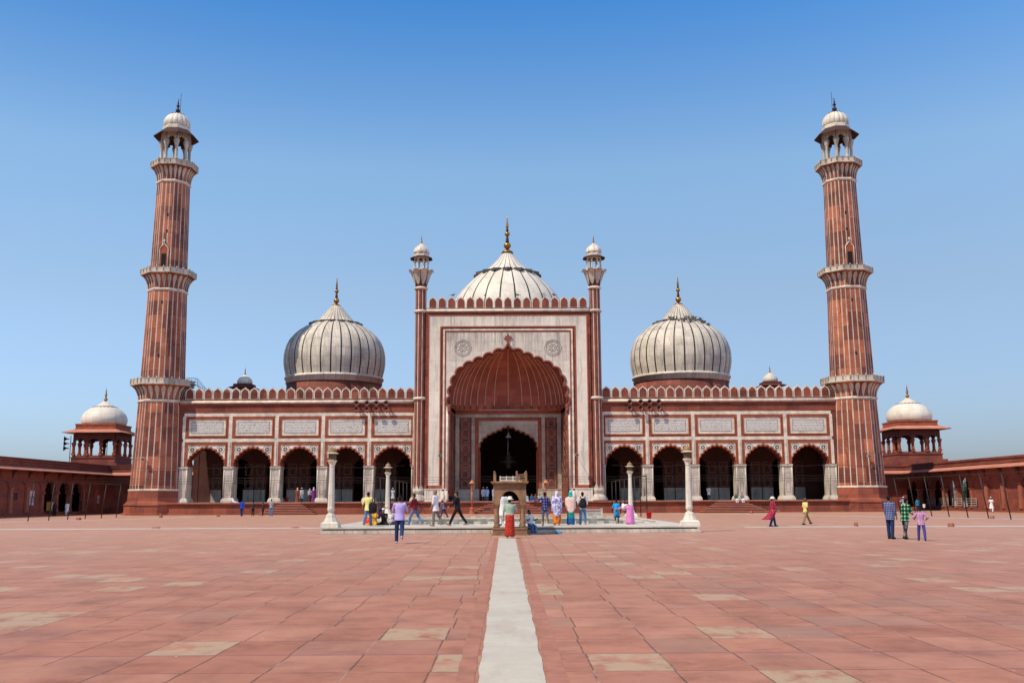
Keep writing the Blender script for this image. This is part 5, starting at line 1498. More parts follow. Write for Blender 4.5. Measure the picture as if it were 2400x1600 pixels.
def person(label, at, h=1.70, face=0, leg=((5, 3), (-5, 5)), arm=((5, 10, 10), (5, 10, 10)), lean=0, sit=None, shirt=None, sleeve=.45, hem=-.10,
           trousers=None, tlen=1.0, skirt=None, skirt_r=.24, skirt_z=0.04, shawl=None, shawl_z=.55, scarf=None, hair=HAIR, skin=SKIN, hat=None, shoes=SHOE, vox=.014, robe_flare=None, turn=0, cap=None, fat=1.0, name='person'):
    """A figure 1.72 m tall before scaling, facing +y; at: point under it; face: degrees turned to the left of straight away.
    leg: (forward, knee bend) left/right in degrees; arm: (forward, out, elbow)"""
    R = math.radians
    g = thing('person', label, 'person', at, R(face), 'people in the courtyard')
    sc = h/1.72
    # skeleton --------------------------------------------------
    hipz = .92
    legs = []; low = 1e9
    for i, sx in enumerate((-1, 1)):
        a, k = leg[i][0], leg[i][1]; spl = leg[i][2] if len(leg[i]) > 2 else 2
        hip = Vector((sx*.088, 0, 0))
        d = Vector((sx*sin(R(spl)), sin(R(a)), -cos(R(a)))).normalized()
        knee = hip+d*.43
        b = a-k
        spl2 = leg[i][3] if len(leg[i]) > 3 else spl*.3
        d2 = Vector((sx*sin(R(spl2)), sin(R(b)), -cos(R(b)))).normalized()
        ank = knee+d2*.41
        fa = min(35, max(-35, b*.55)) if sit is None else 0
        toe = ank+rx(Vector((sx*.03, .155, -.055)), R(fa*.6)); heel = ank+rx(Vector((0, -.055, -.062)), R(fa*.6))
        legs.append((hip, knee, ank, toe, heel)); low = min(low, toe.z-.028, heel.z-.03)
    up = -low if sit is None else sit/sc
    O = Vector((0, 0, up))
    L = R(lean)
    def tz(x, y, z):      # torso point, leaned about the pelvis
        return O+rx(Vector((x, y, z)), -L)
    neck = tz(0, -.005, .575); 
    headc = neck+rx(Vector((0, .022, .125)), -L*.6-R(0))
    HR = Matrix.Rotation(R(turn), 3, 'Z') @ Matrix.Rotation(-L*.5, 3, 'X')
    arms = []
    for i, sx in enumerate((-1, 1)):
        f, ou, el = arm[i][:3]; inn = arm[i][3] if len(arm[i]) > 3 else 0
        sh = tz(sx*.178*fat, -.005, .485)
        d = Vector((sx*sin(R(ou)), sin(R(f))*cos(R(ou)), -cos(R(f))*cos(R(ou)))); elb = sh+d*.285
        d2 = Vector((sx*sin(R(ou*.4-inn)), sin(R(f+el)), -cos(R(f+el)))).normalized()
        wr = elb+d2*.245
        arms.append((sx, sh, elb, wr, d2))
    # body: one surface -----------------------------------------
    def torso(m, grow=0, z0=-.06, z1=.53, wide=1.0):
        prof = [(-.10, .135, .095), (-.02, .158, .108), (.06, .155, .104), (.16, .138, .094), (.27, .147, .104), (.38, .165, .112), (.46, .160, .102), (.52, .115, .082), (.56, .06, .06)]
        rings = []
        zs = sorted(set([z0]+[p[0] for p in prof if z0 < p[0] < z1]+[z1]))
        for z in zs:
            for q in range(len(prof)-1):
                if prof[q][0] <= z <= prof[q+1][0] or (q == 0 and z < prof[0][0]) or (q == len(prof)-2 and z > prof[-1][0]):
                    t = (z-prof[q][0])/(prof[q+1][0]-prof[q][0]); t = max(0, min(1, t))
                    a = lerp(prof[q][1], prof[q+1][1], t)*fat; b = lerp(prof[q][2], prof[q+1][2], t)*fat; break
            flo = max(0, (.02-z))*.28 if grow else 0
            rings.append([tuple(tz((a+grow*wide+flo)*cos(2*PI*k/18), (b+grow+flo)*sin(2*PI*k/18), z)) for k in range(18)])
        m.loft(rings, cap0=True, cap1=True)
    m = MB()
    torso(m)
    m.capsule(tz(0, -.005, .50), neck+Vector((0, .01, .03)), .058, .052)
    m.ell(headc, .076, .096, .118, 14, R=HR)
    hv = lambda x, y, z: headc+HR @ Vector((x, y, z))
    m.capsule(hv(0, .09, .0), hv(0, .108, -.022), .012, .016, 6)         # nose
    m.ell(hv(0, .062, -.075), .05, .045, .045, 10, R=HR)                 # jaw
    m.capsule(hv(-.018, .092, -.058), hv(.018, .092, -.058), .012, .012, 6)  # lips
    for sx in (-1, 1):
        m.ell(hv(sx*.077, -.005, -.005), .014, .026, .034, 8, R=HR)      # ear
    for hip, knee, ank, toe, heel in legs:
        m.capsule(O+hip, O+knee, .083*fat, .056); m.capsule(O+knee, O+lerp(knee, ank, .35), .054, .058); m.capsule(O+lerp(knee, ank, .35), O+ank, .058, .037)
        m.capsule(O+heel, O+ank, .032, .036); m.capsule(O+ank, O+toe, .036, .026); m.capsule(O+heel, O+toe, .03, .027)
    for sx, sh, elb, wr, d in arms:
        m.capsule(tz(sx*.12*fat, 0, .47), sh, .07, .062); m.capsule(sh, elb, .056, .041); m.capsule(elb, lerp(elb, wr, .35), .041, .041); m.capsule(lerp(elb, wr, .35), wr, .041, .027)
        # hand: palm, four fingers, thumb from the side
        u = d.normalized(); s1 = u.cross(Vector((sx, 0, 0))); s1 = s1.normalized() if s1.length > .1 else Vector((0, 1, 0))
        curl = Vector((-sx, 0, 0)); curl = (curl-u*curl.dot(u)).normalized()
        palm = wr+u*.085
        m.capsule(wr, palm, .026, .024, 8); m.capsule(wr+u*.04+s1*.016, palm+s1*.022, .022, .018, 8); m.capsule(wr+u*.04-s1*.016, palm-s1*.022, .022, .018, 8)
        for q, ln in ((-.032, .055), (-.011, .068), (.011, .074), (.032, .066)):
            b0 = palm+s1*q; b1 = b0+u*ln*.55+curl*.008; b2 = b1+u*ln*.4+curl*.024
            m.capsule(b0, b1, .0095, .009, 6); m.capsule(b1, b2, .009, .0075, 6)
        t0 = wr+u*.035+s1*.03; t1 = t0+u*.035+s1*.028+curl*.012; t2 = t1+u*.028+s1*.004+curl*.014
        m.capsule(t0, t1, .0125, .0105, 6); m.capsule(t1, t2, .0105, .0085, 6)
    me = remesh(m, vox); b = part('body', me, skin, g); b.scale = (sc,)*3
    def add(nm, mb, mat, v=None):
        o = part(nm, remesh(mb, v or vox*1.15), mat, g); o.scale = (sc,)*3
        return o
    # eyes and brows
    m = MB()
    for sx in (-1, 1):
        m.ell(hv(sx*.031, .086, .012), .014, .008, .009, 8, R=HR); m.capsule(hv(sx*.018, .093, .032), hv(sx*.046, .084, .032), .005, .004, 5)
    o = m.build('eyes', [HAIR], g); o.scale = (sc,)*3
    # clothes ---------------------------------------------------
    if trousers:
        m = MB()
        torso(m, .018, -.11, .10)
        for hip, knee, ank, toe, heel in legs:
            m.capsule(O+hip, O+knee, .100*fat, .076)
            if tlen > .55: m.capsule(O+knee, O+lerp(knee, ank, (tlen-.5)*2*.96), .075, .066)
        add('trousers', m, trousers)
    if tlen >= .9 or shoes is not SHOE or True:
        m = MB()
        for hip, knee, ank, toe, heel in legs:
            m.capsule(O+heel, O+toe, .038, .034); m.capsule(O+heel, O+lerp(heel, ank, .8), .04, .044)
            m.capsule(O+lerp(heel, ank, .6), O+lerp(ank, toe, .7), .036, .034)
        if shoes: add('shoes', m, shoes)
    if shirt:
        m = MB()
        torso(m, .020, hem, .535, 1.1)
        for sx, sh, elb, wr, d in arms:
            m.capsule(tz(sx*.11*fat, 0, .465), sh, .084, .074)
            if sleeve <= .5: m.capsule(sh, lerp(sh, elb, sleeve*2), .073, .066)
            else: m.capsule(sh, elb, .071, .056); m.capsule(elb, lerp(elb, wr, (sleeve-.5)*2), .056, .045)
        if hem < -.2 and sit is None:
            # long tunic: a skirted lower half
            rings = []
            for j in range(7):
                t = j/6; z = lerp(.05, hem, t)
                rings.append([tuple(O+Vector(((.165+.05*t+.008*cos(5*2*PI*k/24))*fat*cos(2*PI*k/24), (.125+.09*t+.01*cos(6*2*PI*k/24+1))*sin(2*PI*k/24)+.0, z))) for k in range(24)])
            m.loft(rings, cap0=True, cap1=True)
        add('shirt', m, shirt)
        m = MB(); m.tube([tuple(neck+rx(Vector((.062*cos(2*PI*k/12), .06*sin(2*PI*k/12)-.005, -.03+.008*sin(2*PI*k/12))), -L)) for k in range(13)], .014, 6)
        o = m.build('collar', [shirt], g); o.scale = (sc,)*3
    if skirt:
        m = MB(); rings = []
        zb = skirt_z
        fl = robe_flare or (0, 0)
        for j in range(11):
            t = j/10; z = lerp(up+.08, zb, t)
            r_ = lerp(.165*fat, skirt_r, t**.9)
            ring = []
            for k in range(36):
                a = 2*PI*k/36; f = 1+(.05*cos(7*a+2*t)+.03*cos(11*a+1))*t
                ring.append((r_*f*cos(a)+fl[0]*t**2, r_*.85*f*sin(a)+fl[1]*t**2+.02*t, z))
            rings.append(ring)
        m.loft(rings, sm=True, cap0=True, cap1=True)
        o = m.build('skirt', [skirt], g); o.scale = (sc,)*3
    if scarf:
        m = MB(); m.ell(headc+HR @ Vector((0, -.014, .012)), .094, .106, .130, 14, R=HR); m.capsule(headc+HR @ Vector((0, -.03, -.06)), neck, .085, .10); m.capsule(neck+Vector((0, -.02, 0)), tz(0, -.02, .47), .10, .13)
        # leave the face free
        add('headscarf', m, scarf, vox)
    if shawl:
        # cloth hung over the shoulders, longer and pointed at the back
        m = MB(); rings = []
        for j in range(12):
            t = j/11
            ring = []
            for k in range(40):
                a = 2*PI*k/40; back = max(0, -sin(a))
                drop = shawl_z*t*(.72+.34*back**2.0)
                w = lerp(.10, .272*fat, min(1, t*shawl_z*9)**.55)*(1-.05*t); dp = lerp(.09, .165*fat, min(1, t*shawl_z*8)**.55)
                if t > .6: w *= 1-.18*(t-.6)*back*1.6
                f = 1+.03*cos(9*a+3*t)*t
                p = Vector((w*f*cos(a), dp*f*sin(a), .56-drop-.02*min(1, t*4)))
                ring.append(tuple(tz(*p)))
            rings.append(ring)
        m.loft(rings, sm=True, cap0=True, cap1=True)
        o = m.build('shawl', [shawl], g); o.scale = (sc,)*3
    if hair and not scarf:
        m = MB()
        m.ell(headc+HR @ Vector((0, -.018, .030)), .083, .094, .106, 14, R=HR); m.ell(headc+HR @ Vector((0, -.05, -.025)), .070, .055, .075, 10, R=HR)
        add('hair', m, hair, vox)
    if cap:
        m = MB(); n = 16
        m.loft([[tuple(headc+HR @ Vector((r*cos(2*PI*k/n), r*1.18*sin(2*PI*k/n)-.012, z))) for k in range(n)] for r, z in ((.090, .055), (.092, .09), (.084, .125), (.06, .142), (.01, .146))], sm=True, cap0=True, cap1=True)
        o = m.build('cap', [cap], g); o.scale = (sc,)*3
    if hat:
        m = MB(); n = 24
        m.loft([[tuple(headc+HR @ Vector((r*cos(2*PI*k/n), r*1.12*sin(2*PI*k/n)-.01, z+.012*cos(2*PI*k/n*2)*(r > .12)))) for k in range(n)] for r, z in ((.10, .05), (.175, .025), (.180, .032), (.108, .068), (.100, .12), (.086, .155), (.05, .17), (.005, .172))], sm=True, cap0=True, cap1=True)
        o = m.build('hat', [hat], g); o.scale = (sc,)*3
    return g, sc, O, tz, arms, neck

def off(p, face, v):
    a = math.radians(face); return (p[0]+v[0]*cos(a)-v[1]*sin(a), p[1]+v[0]*sin(a)+v[1]*cos(a), p[2]+v[2])
PZ = .302          # pool platform
HZ = 1.382         # top of the mosque plinth
WALK = ((22, 8), (-16, 22)); WALK2 = ((-18, 14), (24, 4)); STAND = ((2, 2), (-2, 3))
SWING = ((18, 8, 18), (-16, 8, 12)); REST = ((3, 9, 8), (3, 9, 8)); PHONE = ((30, 16, 95, 20), (30, 16, 95, 20))
# near the camera
person('person seen from behind in a lavender shirt and navy jeans, walking toward the pool', (-4.25, 36.3, 0), 1.74, 3, ((2, 2), (-14, 42)), PHONE, 2, shirt=cloth('lavender_cotton', (.47,.38,.74)), sleeve=.72, trousers=NAVY, shoes=SHOEW, vox=.012)
person('person in a white sun hat, pale green top and red skirt before the stone canopy', (-.10, 40.5, 0), 1.66, -4, STAND, ((2, 14, 12), (22, 14, 70)), 3, shirt=cloth('sage_cotton', (.33,.43,.33)), sleeve=.42, hem=.05, skirt=cloth('red_batik', (.42,.028,.018), 'floral', (.40,.03,.02), (.62,.22,.10), 2.6), skirt_r=.215, skirt_z=.09, hat=CREAM, hair=HAIR, skin=SKINL, shoes=SHOEW, vox=.012, fat=1.12)
person('tallest of the three at right, in a blue white checked shirt, hands by the sides', (14.87, 38.0, 0), 1.66, -50, ((4, 2), (-4, 4)), ((6, 6, 12), (4, 8, 14)), 0, shirt=cloth('navy_white_check', (.035,.05,.16), 'check', (.20,.23,.36), (.45,.47,.58), 2.0), sleeve=.86, hem=-.16, trousers=NAVY, skin=SKIN, vox=.012)
person('person in a green and black checked shirt between the two other people at right', (15.3, 37.6, 0), 1.56, -62, ((10, 6), (-14, 8)), ((12, 8, 40), (12, 8, 40)), 10, shirt=cloth('green_black_check', (.012,.016,.03), 'check', (.012,.38,.07), (.50,.62,.53), .9), sleeve=.5, hem=-.16, trousers=cloth('black_white_denim', (.016,.018,.024), 'fade', (.25,.25,.28)), vox=.012)
person('child in a pink and purple checked shirt with hands on hips, at right', (15.35, 36.3, 0), 1.24, -20, ((12, 4, 6), (-10, 4, 6)), ((-18, 40, 88, 30), (-18, 40, 88, 30)), 4, shirt=cloth('pink_purple_check', (.50,.30,.52), 'check', (.24,.03,.15), (.50,.20,.05), 1.3), sleeve=.9, hem=-.12, trousers=cloth('indigo_denim', (.055,.06,.24)), vox=.012)
# on the pool platform
person('person in a pale yellow shirt and jeans carrying a large black shoulder bag', (-7.4, 50.0, PZ), 1.70, -14, ((-10, 22), (14, 4)), ((-6, 22, 22), (6, 10, 10)), 0, shirt=cloth('pale_yellow_cotton', (.72,.64,.24)), sleeve=.55, hem=-.14, trousers=JEAN, shoes=SKIN, vox=.013)
m = MB(); n = 16
m.loft([[(r*.24*cos(2*PI*k/n), r*.10*sin(2*PI*k/n), z) for k in range(n)] for r, z in ((.5, 0), (.95, .08), (1, .3), (.85, .48), (.5, .56))], sm=True, cap0=True, cap1=True)
sb = thing('shoulder_bag', 'large black shoulder bag hanging on the back of the person in pale yellow', 'bag', (-7.16, 49.88, PZ+.62), -.2)
m.build('pouch', [BLACKC], sb)
m = MB(); m.tube([(-.05, -.02, .54), (.02, -.03, .72), (.03, .04, .80)], .022, 6); m.tube([(.06, .0, .52), (.05, .13, .72), (.03, .06, .80)], .022, 6); m.build('strap', [BLACKC], sb)
person('person in a maroon shirt and faded jeans striding left across the pool edge', (-5.05, 50.6, PZ), 1.65, 72, ((26, 10), (-24, 12)), ((30, 8, 18), (-24, 10, 14)), 3, shirt=cloth('maroon_cotton', (.17,.014,.03)), sleeve=.62, trousers=JEAN, shoes=SKIN, vox=.013)
person('grey haired person in a loose white shirt and grey trousers walking left by the pool', (-3.8, 48.6, PZ), 1.76, 66, ((8, 6), (-14, 18)), ((6, 8, 14), (2, 8, 12)), 2, shirt=cloth('soft_white_cotton', (.73,.66,.69)), sleeve=.62, hem=-.2, trousers=GREYC, hair=HAIRG, shoes=SKIN, vox=.013)
person('person dressed all in black taking a long stride left by the pool', (-2.75, 49.6, PZ), 1.76, 78, ((28, 4), (-26, 10)), ((26, 10, 26), (-10, 8, 20)), 4, shirt=BLACKC, sleeve=.95, trousers=cloth('black_trousers', (.016,.013,.012)), shoes=SKIN, vox=.013)
person('person in a white tunic and white trousers standing behind the stone canopy', (-.42, 48.9, PZ), 1.68, 12, ((4, 3), (-5, 4)), ((10, 8, 30), (4, 8, 10)), 2, shirt=WHITEC, sleeve=.7, hem=-.42, trousers=WHITEC, skin=SKIND, vox=.013)
person('person in jeans sitting on the platform edge right of the stone canopy', (.92, 46.62, .0), 1.5, 205, ((78, 82), (78, 78)), ((40, 10, 60), (40, 10, 60)), -16, sit=.40, shirt=WHITEC, sleeve=.4, trousers=JEAN, skin=SKIND, turn=25, vox=.013)
person('person in a navy checked shirt and denim shorts with one arm raised sideways', (1.68, 48.1, PZ), 1.63, 4, ((2, 2), (-10, 46)), ((14, 62, 60, -20), (0, 16, 10)), 2, shirt=cloth('navy_violet_check', (.022,.03,.11), 'check', (.09,.07,.22), (.32,.34,.48), 1.0), sleeve=.75, hem=-.12, trousers=cloth('washed_denim', (.05,.085,.15), 'fade', (.16,.22,.27)), tlen=.56, skin=SKIND, shoes=SKIND, vox=.013)
person('person in a long violet blotched white shawl over an orange skirt', (2.35, 49.6, PZ), 1.68, 2, STAND, REST, 1, shirt=WHITEC, sleeve=.5, skirt=cloth('orange_sari', (.62,.20,.03), 'floral', (.40,.03,.015), None, .8), skirt_r=.235, skirt_z=.06, scarf=cloth('violet_blotched_shawl', (.70,.66,.74), 'cloud', (.22,.17,.42)), shawl=cloth('violet_blotched_shawl', (.70,.66,.74), 'cloud', (.22,.17,.42)), shawl_z=1.02, shoes=SKIN, vox=.013, fat=1.05)
person('person in a turquoise headscarf, pale pink shawl and teal skirt, back to the camera', (3.08, 49.9, PZ), 1.66, -4, STAND, ((4, 14, 20), (4, 12, 12)), 2, shirt=cloth('teal_cotton', (.01,.19,.19)), sleeve=.6, skirt=cloth('teal_blue_sari', (.01,.30,.24), 'hem', (.02,.09,.30), None, .36), skirt_r=.21, skirt_z=.03, scarf=cloth('turquoise_scarf', (.0,.43,.40)), shawl=cloth('pale_pink_shawl', (.74,.50,.43)), shawl_z=.82, shoes=SKIN, vox=.013, fat=1.08)
person('person in a white shirt and jeans carrying a black and maroon backpack', (3.72, 50.1, PZ), 1.64, 3, ((3, 2, 4), (-3, 3, 4)), ((10, 14, 40), (10, 14, 40)), 1, shirt=WHITEC, sleeve=.62, trousers=JEAN, shoes=SKIN, vox=.013)
bp = thing('backpack', 'black backpack with maroon straps on the back of the person in white', 'backpack', (3.72, 49.87, PZ+.88))
m = MB(); m.loft([[(w*.17*cos(2*PI*k/20), w*.10*sin(2*PI*k/20)-.02, z) for k in range(20)] for w, z in ((.8, -.05), (1.05, .05), (1.08, .2), (.95, .35), (.6, .45), (.2, .48))], sm=True, cap0=True, cap1=True); m.build('pack', [BLACKC], bp)
m = MB(); m.loft([[(w*.12*cos(2*PI*k/16), w*.05*sin(2*PI*k/16)-.12, z) for k in range(16)] for w, z in ((.7, .0), (1, .06), (1, .18), (.6, .24))], sm=True, cap0=True, cap1=True); m.build('pocket', [BLACKC], bp)
for sx in (-1, 1):
    m = MB(); m.tube([(sx*.05, -.07, .28), (sx*.09, -.02, .44), (sx*.13, .06, .56), (sx*.14, .16, .54), (sx*.13, .30, .40)], .03, 6, flat=.5); m.build('strap', [cloth('maroon_webbing', (.22,.015,.03))], bp)
person('child in a bright blue shirt and dark skirt at the near right pool edge', (5.72, 52.2, PZ), 1.24, 8, STAND, ((20, 18, 50), (14, 18, 40)), 4, shirt=cloth('bright_blue_cotton', (.015,.36,.70)), sleeve=.45, skirt=cloth('black_blue_skirt', (.012,.05,.11), 'cloud', (.02,.22,.42), None, .35), skirt_r=.25, skirt_z=.42, skin=SKIND, shoes=SKIND, vox=.013)
person('person bending over the pool in a pink robe and white scarf', (6.25, 50.6, PZ), 1.52, 30, ((4, 4), (-4, 4)), ((70, 8, 10), (70, 8, 10)), 82, shirt=cloth('pink_cotton', (.66,.20,.46)), sleeve=.6, skirt=cloth('pink_cotton', (.66,.20,.46)), skirt_r=.30, skirt_z=.03, scarf=WHITEC, shawl=WHITEC, shawl_z=.34, shoes=SKIN, vox=.013, fat=1.1)
# people sitting on the left of the platform
CROSS = ((72, 120, 38, -50), (72, 120, 38, -50))
person('person wrapped in mustard yellow sitting at the left end of the pool', (-7.25, 51.5, PZ), 1.58, 150, CROSS, ((40, 14, 60), (40, 14, 60)), 14, sit=.12, shirt=cloth('mustard_cotton', (.60,.32,.03)), sleeve=.7, trousers=cloth('mustard_cotton', (.60,.32,.03)), scarf=cloth('mustard_cotton', (.60,.32,.03)), shoes=None, vox=.015)
person('person in black with a white cap sitting beside the person in mustard yellow', (-6.75, 51.6, PZ), 1.6, 170, CROSS, ((44, 14, 60), (44, 14, 60)), 18, sit=.12, shirt=BLACKC, sleeve=.8, trousers=BLACKC, cap=WHITEC, shoes=None, vox=.015)
person('person in a pale violet top sitting third in the group by the pool', (-6.2, 51.7, PZ), 1.55, 200, CROSS, ((44, 14, 50), (44, 14, 50)), 10, sit=.12, shirt=cloth('pale_violet_cotton', (.42,.38,.48)), sleeve=.5, trousers=cloth('brown_cotton', (.10,.045,.035)), shoes=None, vox=.015)
person('person in a dark tee shirt standing behind the seated group, seen from behind', (-10.95, 82, 0), 1.70, 5, STAND, REST, 0, shirt=cloth('charcoal_tee', (.055,.045,.045)), sleeve=.4, trousers=NAVY, vox=.018)
person('person in a grey blue shirt leaning forward beyond the pool, behind the grey haired one', (-5.95, 88, 0), 1.6, 70, WALK, SWING, 18, shirt=cloth('grey_blue_cotton', (.14,.17,.30)), sleeve=.6, trousers=NAVY, vox=.02)
# out on the paving, right
person('person in a magenta floral robe and white hat with blue trousers, robe blown back', (15.0, 55.2, 0), 1.64, -84, ((14, 4), (-10, 10)), ((14, 10, 40), (14, 10, 30)), 2, shirt=cloth('magenta_floral', (.30,.008,.035), 'floral', (.30,.01,.04), (.62,.30,.36), 2.2), sleeve=.8, trousers=NAVY, skirt=cloth('magenta_floral', (.30,.008,.035), 'floral', (.30,.01,.04), (.62,.30,.36), 2.2), skirt_r=.34, skirt_z=.42, robe_flare=(0, -.42), hat=CREAM, skin=SKINL, vox=.013, fat=1.15)
person('person in a pale yellow tee shirt and khaki trousers walking right', (17.95, 58.6, 0), 1.62, -70, ((30, 2), (-20, 4)), ((-4, 8, 16), (-10, 8, 20)), 0, shirt=cloth('lemon_tee', (.72,.60,.22)), sleeve=.4, trousers=KHAKI, skin=SKIND, hair=SKIND, vox=.013)
# far figures in front of the plinth
person('person in a bright blue shirt walking toward the left steps', (-27.6, 100, 0), 1.76, 4, WALK, SWING, 2, shirt=cloth('royal_blue_cotton', (.02,.055,.42)), sleeve=.8, trousers=NAVY, vox=.02)
person('person in dark clothes with a yellow belt cloth near the left steps', (-27.4, 103.6, 0), 1.5, 4, STAND, REST, 2, shirt=cloth('dark_violet_tee', (.035,.025,.045)), sleeve=.45, trousers=BLACKC, vox=.022)
person('person in a dark brown outfit carrying something low, near the left steps', (-26.5, 104.2, 0), 1.46, 30, WALK2, ((20, 20, 30), (-10, 14, 10)), 6, shirt=cloth('dark_brown_cotton', (.06,.03,.022)), sleeve=.6, trousers=cloth('dark_brown_trousers', (.05,.022,.018)), vox=.022)
person('person in a grey tee shirt and jeans at the foot of the left steps', (-25.3, 103, 0), 1.74, 0, STAND, REST, 0, shirt=cloth('grey_tee', (.30,.29,.31)), sleeve=.4, trousers=JEAN, vox=.02)
person('person in white lounging against the second pier of the left arcade', (-32.3, 113.5, HZ), 1.6, -120, ((80, 10), (74, 14)), ((10, 14, 30), (10, 14, 30)), -38, sit=.12, shirt=WHITEC, sleeve=.8, trousers=cloth('pale_blue_cotton', (.40,.50,.68)), vox=.022)
person('person in a crimson dress crouching inside the third arch from the left', (-26.4, 115.2, HZ), 1.5, 160, CROSS, REST, 6, sit=.14, shirt=cloth('crimson_cotton', (.28,.02,.035)), sleeve=.6, trousers=cloth('crimson_cotton', (.28,.02,.035)), vox=.022)
person('person in a brown robe with an orange scarf inside the third arch from the left', (-25.15, 114.9, HZ), 1.7, 10, STAND, REST, 0, shirt=cloth('rust_cotton', (.24,.06,.03)), sleeve=.8, skirt=cloth('rust_cotton', (.24,.06,.03)), skirt_r=.25, scarf=cloth('pale_scarf', (.50,.44,.40)), shawl=cloth('rust_cotton', (.24,.06,.03)), vox=.022)
person('person in a pale tunic beside the brown robe inside the third arch', (-24.75, 115.4, HZ), 1.68, -10, STAND, REST, 0, shirt=cloth('pale_grey_cotton', (.45,.46,.50)), sleeve=.8, hem=-.45, trousers=NAVY, cap=WHITEC, vox=.022)
person('person in a purple robe at the right side of the third arch', (-23.1, 114.3, HZ), 1.74, 8, STAND, REST, 0, shirt=cloth('purple_cotton', (.16,.03,.17)), sleeve=.9, skirt=cloth('purple_cotton', (.16,.03,.17)), skirt_r=.26, scarf=cloth('lilac_scarf', (.50,.42,.50)), vox=.02)
person('person in a pale violet scarf half behind the purple robe', (-23.75, 115.2, HZ), 1.6, -6, STAND, REST, 0, shirt=cloth('pale_violet_cotton', (.42,.38,.48)), sleeve=.8, skirt=cloth('dark_brown_cotton', (.06,.03,.022)), scarf=cloth('pale_violet_cotton', (.42,.38,.48)), vox=.022)
person('person in a pale grey kurta in the dark arch left of the portal', (-13.85, 115.4, HZ), 1.6, 180, STAND, ((10, 26, 60), (10, 26, 60)), 0, shirt=cloth('pale_grey_cotton', (.45,.46,.50)), sleeve=.9, hem=-.5, trousers=GREYC, cap=WHITEC, skin=SKIND, vox=.022)
for x, y, lab, sh, st_, tr in ((-3.05, 117.1, 'person in a white tunic at far left of the main doorway', WHITEC, .9, GREYC), (-2.6, 116.6, 'person in a light blue shirt and grey trousers at the main doorway', cloth('light_blue_cotton', (.30,.42,.72)), .8, GREYC),
                             (-1.75, 116.8, 'person in a pale blue tunic in the middle of those standing at the main doorway', cloth('ice_blue_cotton', (.42,.50,.64)), .9, cloth('ice_blue_cotton', (.42,.50,.64))), (-1.15, 117.0, 'person in a beige shirt standing nearest the canopy at the main doorway', cloth('beige_cotton', (.42,.34,.27)), .8, cloth('dark_brown_trousers', (.05,.022,.018)))):
    person(lab, (x, y, HZ), 1.68, 5, STAND, REST, 0, shirt=sh, sleeve=st_, hem=-.3, trousers=tr, cap=WHITEC, vox=.022)
for x, lab, c in ((2.2, 'person in pale blue sitting at the left of those on the main doorway floor', (.36,.42,.52)), (2.85, 'person in dark blue sitting second on the main doorway floor', (.05,.09,.20)), (3.3, 'person in brown sitting third on the main doorway floor', (.15,.07,.05)), (3.75, 'person in red sitting at the right of those on the main doorway floor', (.36,.025,.04))):
    k = cloth('seated_cloth_%d' % int(c[0]*100), c); person(lab, (x, 116.6, HZ), 1.6, 170, CROSS, REST, 8, sit=.13, shirt=k, sleeve=.8, trousers=k, vox=.024)
for x, lab in ((-6.75, 'person in dark clothes sitting at the foot of the left portal wall, nearer the corner'), (-6.2, 'person in dark clothes sitting at the foot of the left portal wall, nearer the doorway')):
    person(lab, (x, 113.3, HZ), 1.65, 185, CROSS, REST, 4, sit=.13, shirt=BLACKC, sleeve=.9, trousers=NAVY, skin=SKIND, vox=.024)
person('person in a white shirt with folded arms inside the third arch right of the portal', (24.0, 115.2, HZ), 1.66, 178, STAND, ((26, 10, 88, 40), (26, 10, 88, 40)), 0, shirt=WHITEC, sleeve=.8, hem=-.25, trousers=NAVY, skin=SKIND, vox=.022)
for x, lab, c in ((26.6, 'person in dark green and white sitting on the right plinth edge, left of a pair', (.02,.10,.06)), (27.3, 'person in grey and white sitting on the right plinth edge, right of a pair', (.16,.17,.18))):
    person(lab, (x, 112.35, HZ), 1.6, 180, ((80, 74), (80, 70)), ((36, 10, 50), (36, 10, 50)), -6, sit=.11, shirt=cloth('plinth_sitter_%d' % int(x), c), sleeve=.6, trousers=WHITEC, vox=.022)
# right gallery
person('person in a light blue shirt and dark trousers walking near the right gallery', (43.3, 105.4, 0), 1.68, 30, WALK, ((50, 20, 70), (0, 10, 10)), 0, shirt=cloth('sky_blue_cotton', (.34,.42,.62)), sleeve=.5, trousers=BLACKC, cap=WHITEC, vox=.02)
person('person in a teal shirt behind the green checked one at right', (44.0, 103.5, 0), 1.5, 10, STAND, REST, 0, shirt=cloth('teal_tee', (.02,.20,.30)), sleeve=.5, trousers=NAVY, vox=.022)
person('small child in white by a leaning pole at right', (45.6, 105.6, 0), 1.02, 5, STAND, REST, 0, shirt=WHITEC, sleeve=.5, trousers=BLACKC, tlen=.6, skin=SKIND, vox=.018)
person('person in white kurta and cap, hands raised to face, near the right gallery', (51.0, 101.6, 0), 1.62, 150, WALK, ((40, 18, 110, 20), (40, 18, 110, 20)), 0, shirt=WHITEC, sleeve=.9, hem=-.45, trousers=WHITEC, cap=WHITEC, skin=SKIND, vox=.02)
# left gallery
person('person in a white kurta walking away along the left gallery', (-51.8, 113.6, 0), 1.62, 25, WALK2, REST, 6, shirt=WHITEC, sleeve=.8, hem=-.45, trousers=WHITEC, vox=.02)
person('person in a dark purple robe in the shade of the left gallery', (-53.0, 113.0, 0), 1.55, 15, STAND, REST, 0, shirt=cloth('dark_plum_cotton', (.05,.018,.05)), sleeve=.9, skirt=BLACKC, scarf=cloth('dark_plum_cotton', (.05,.018,.05)), vox=.022)
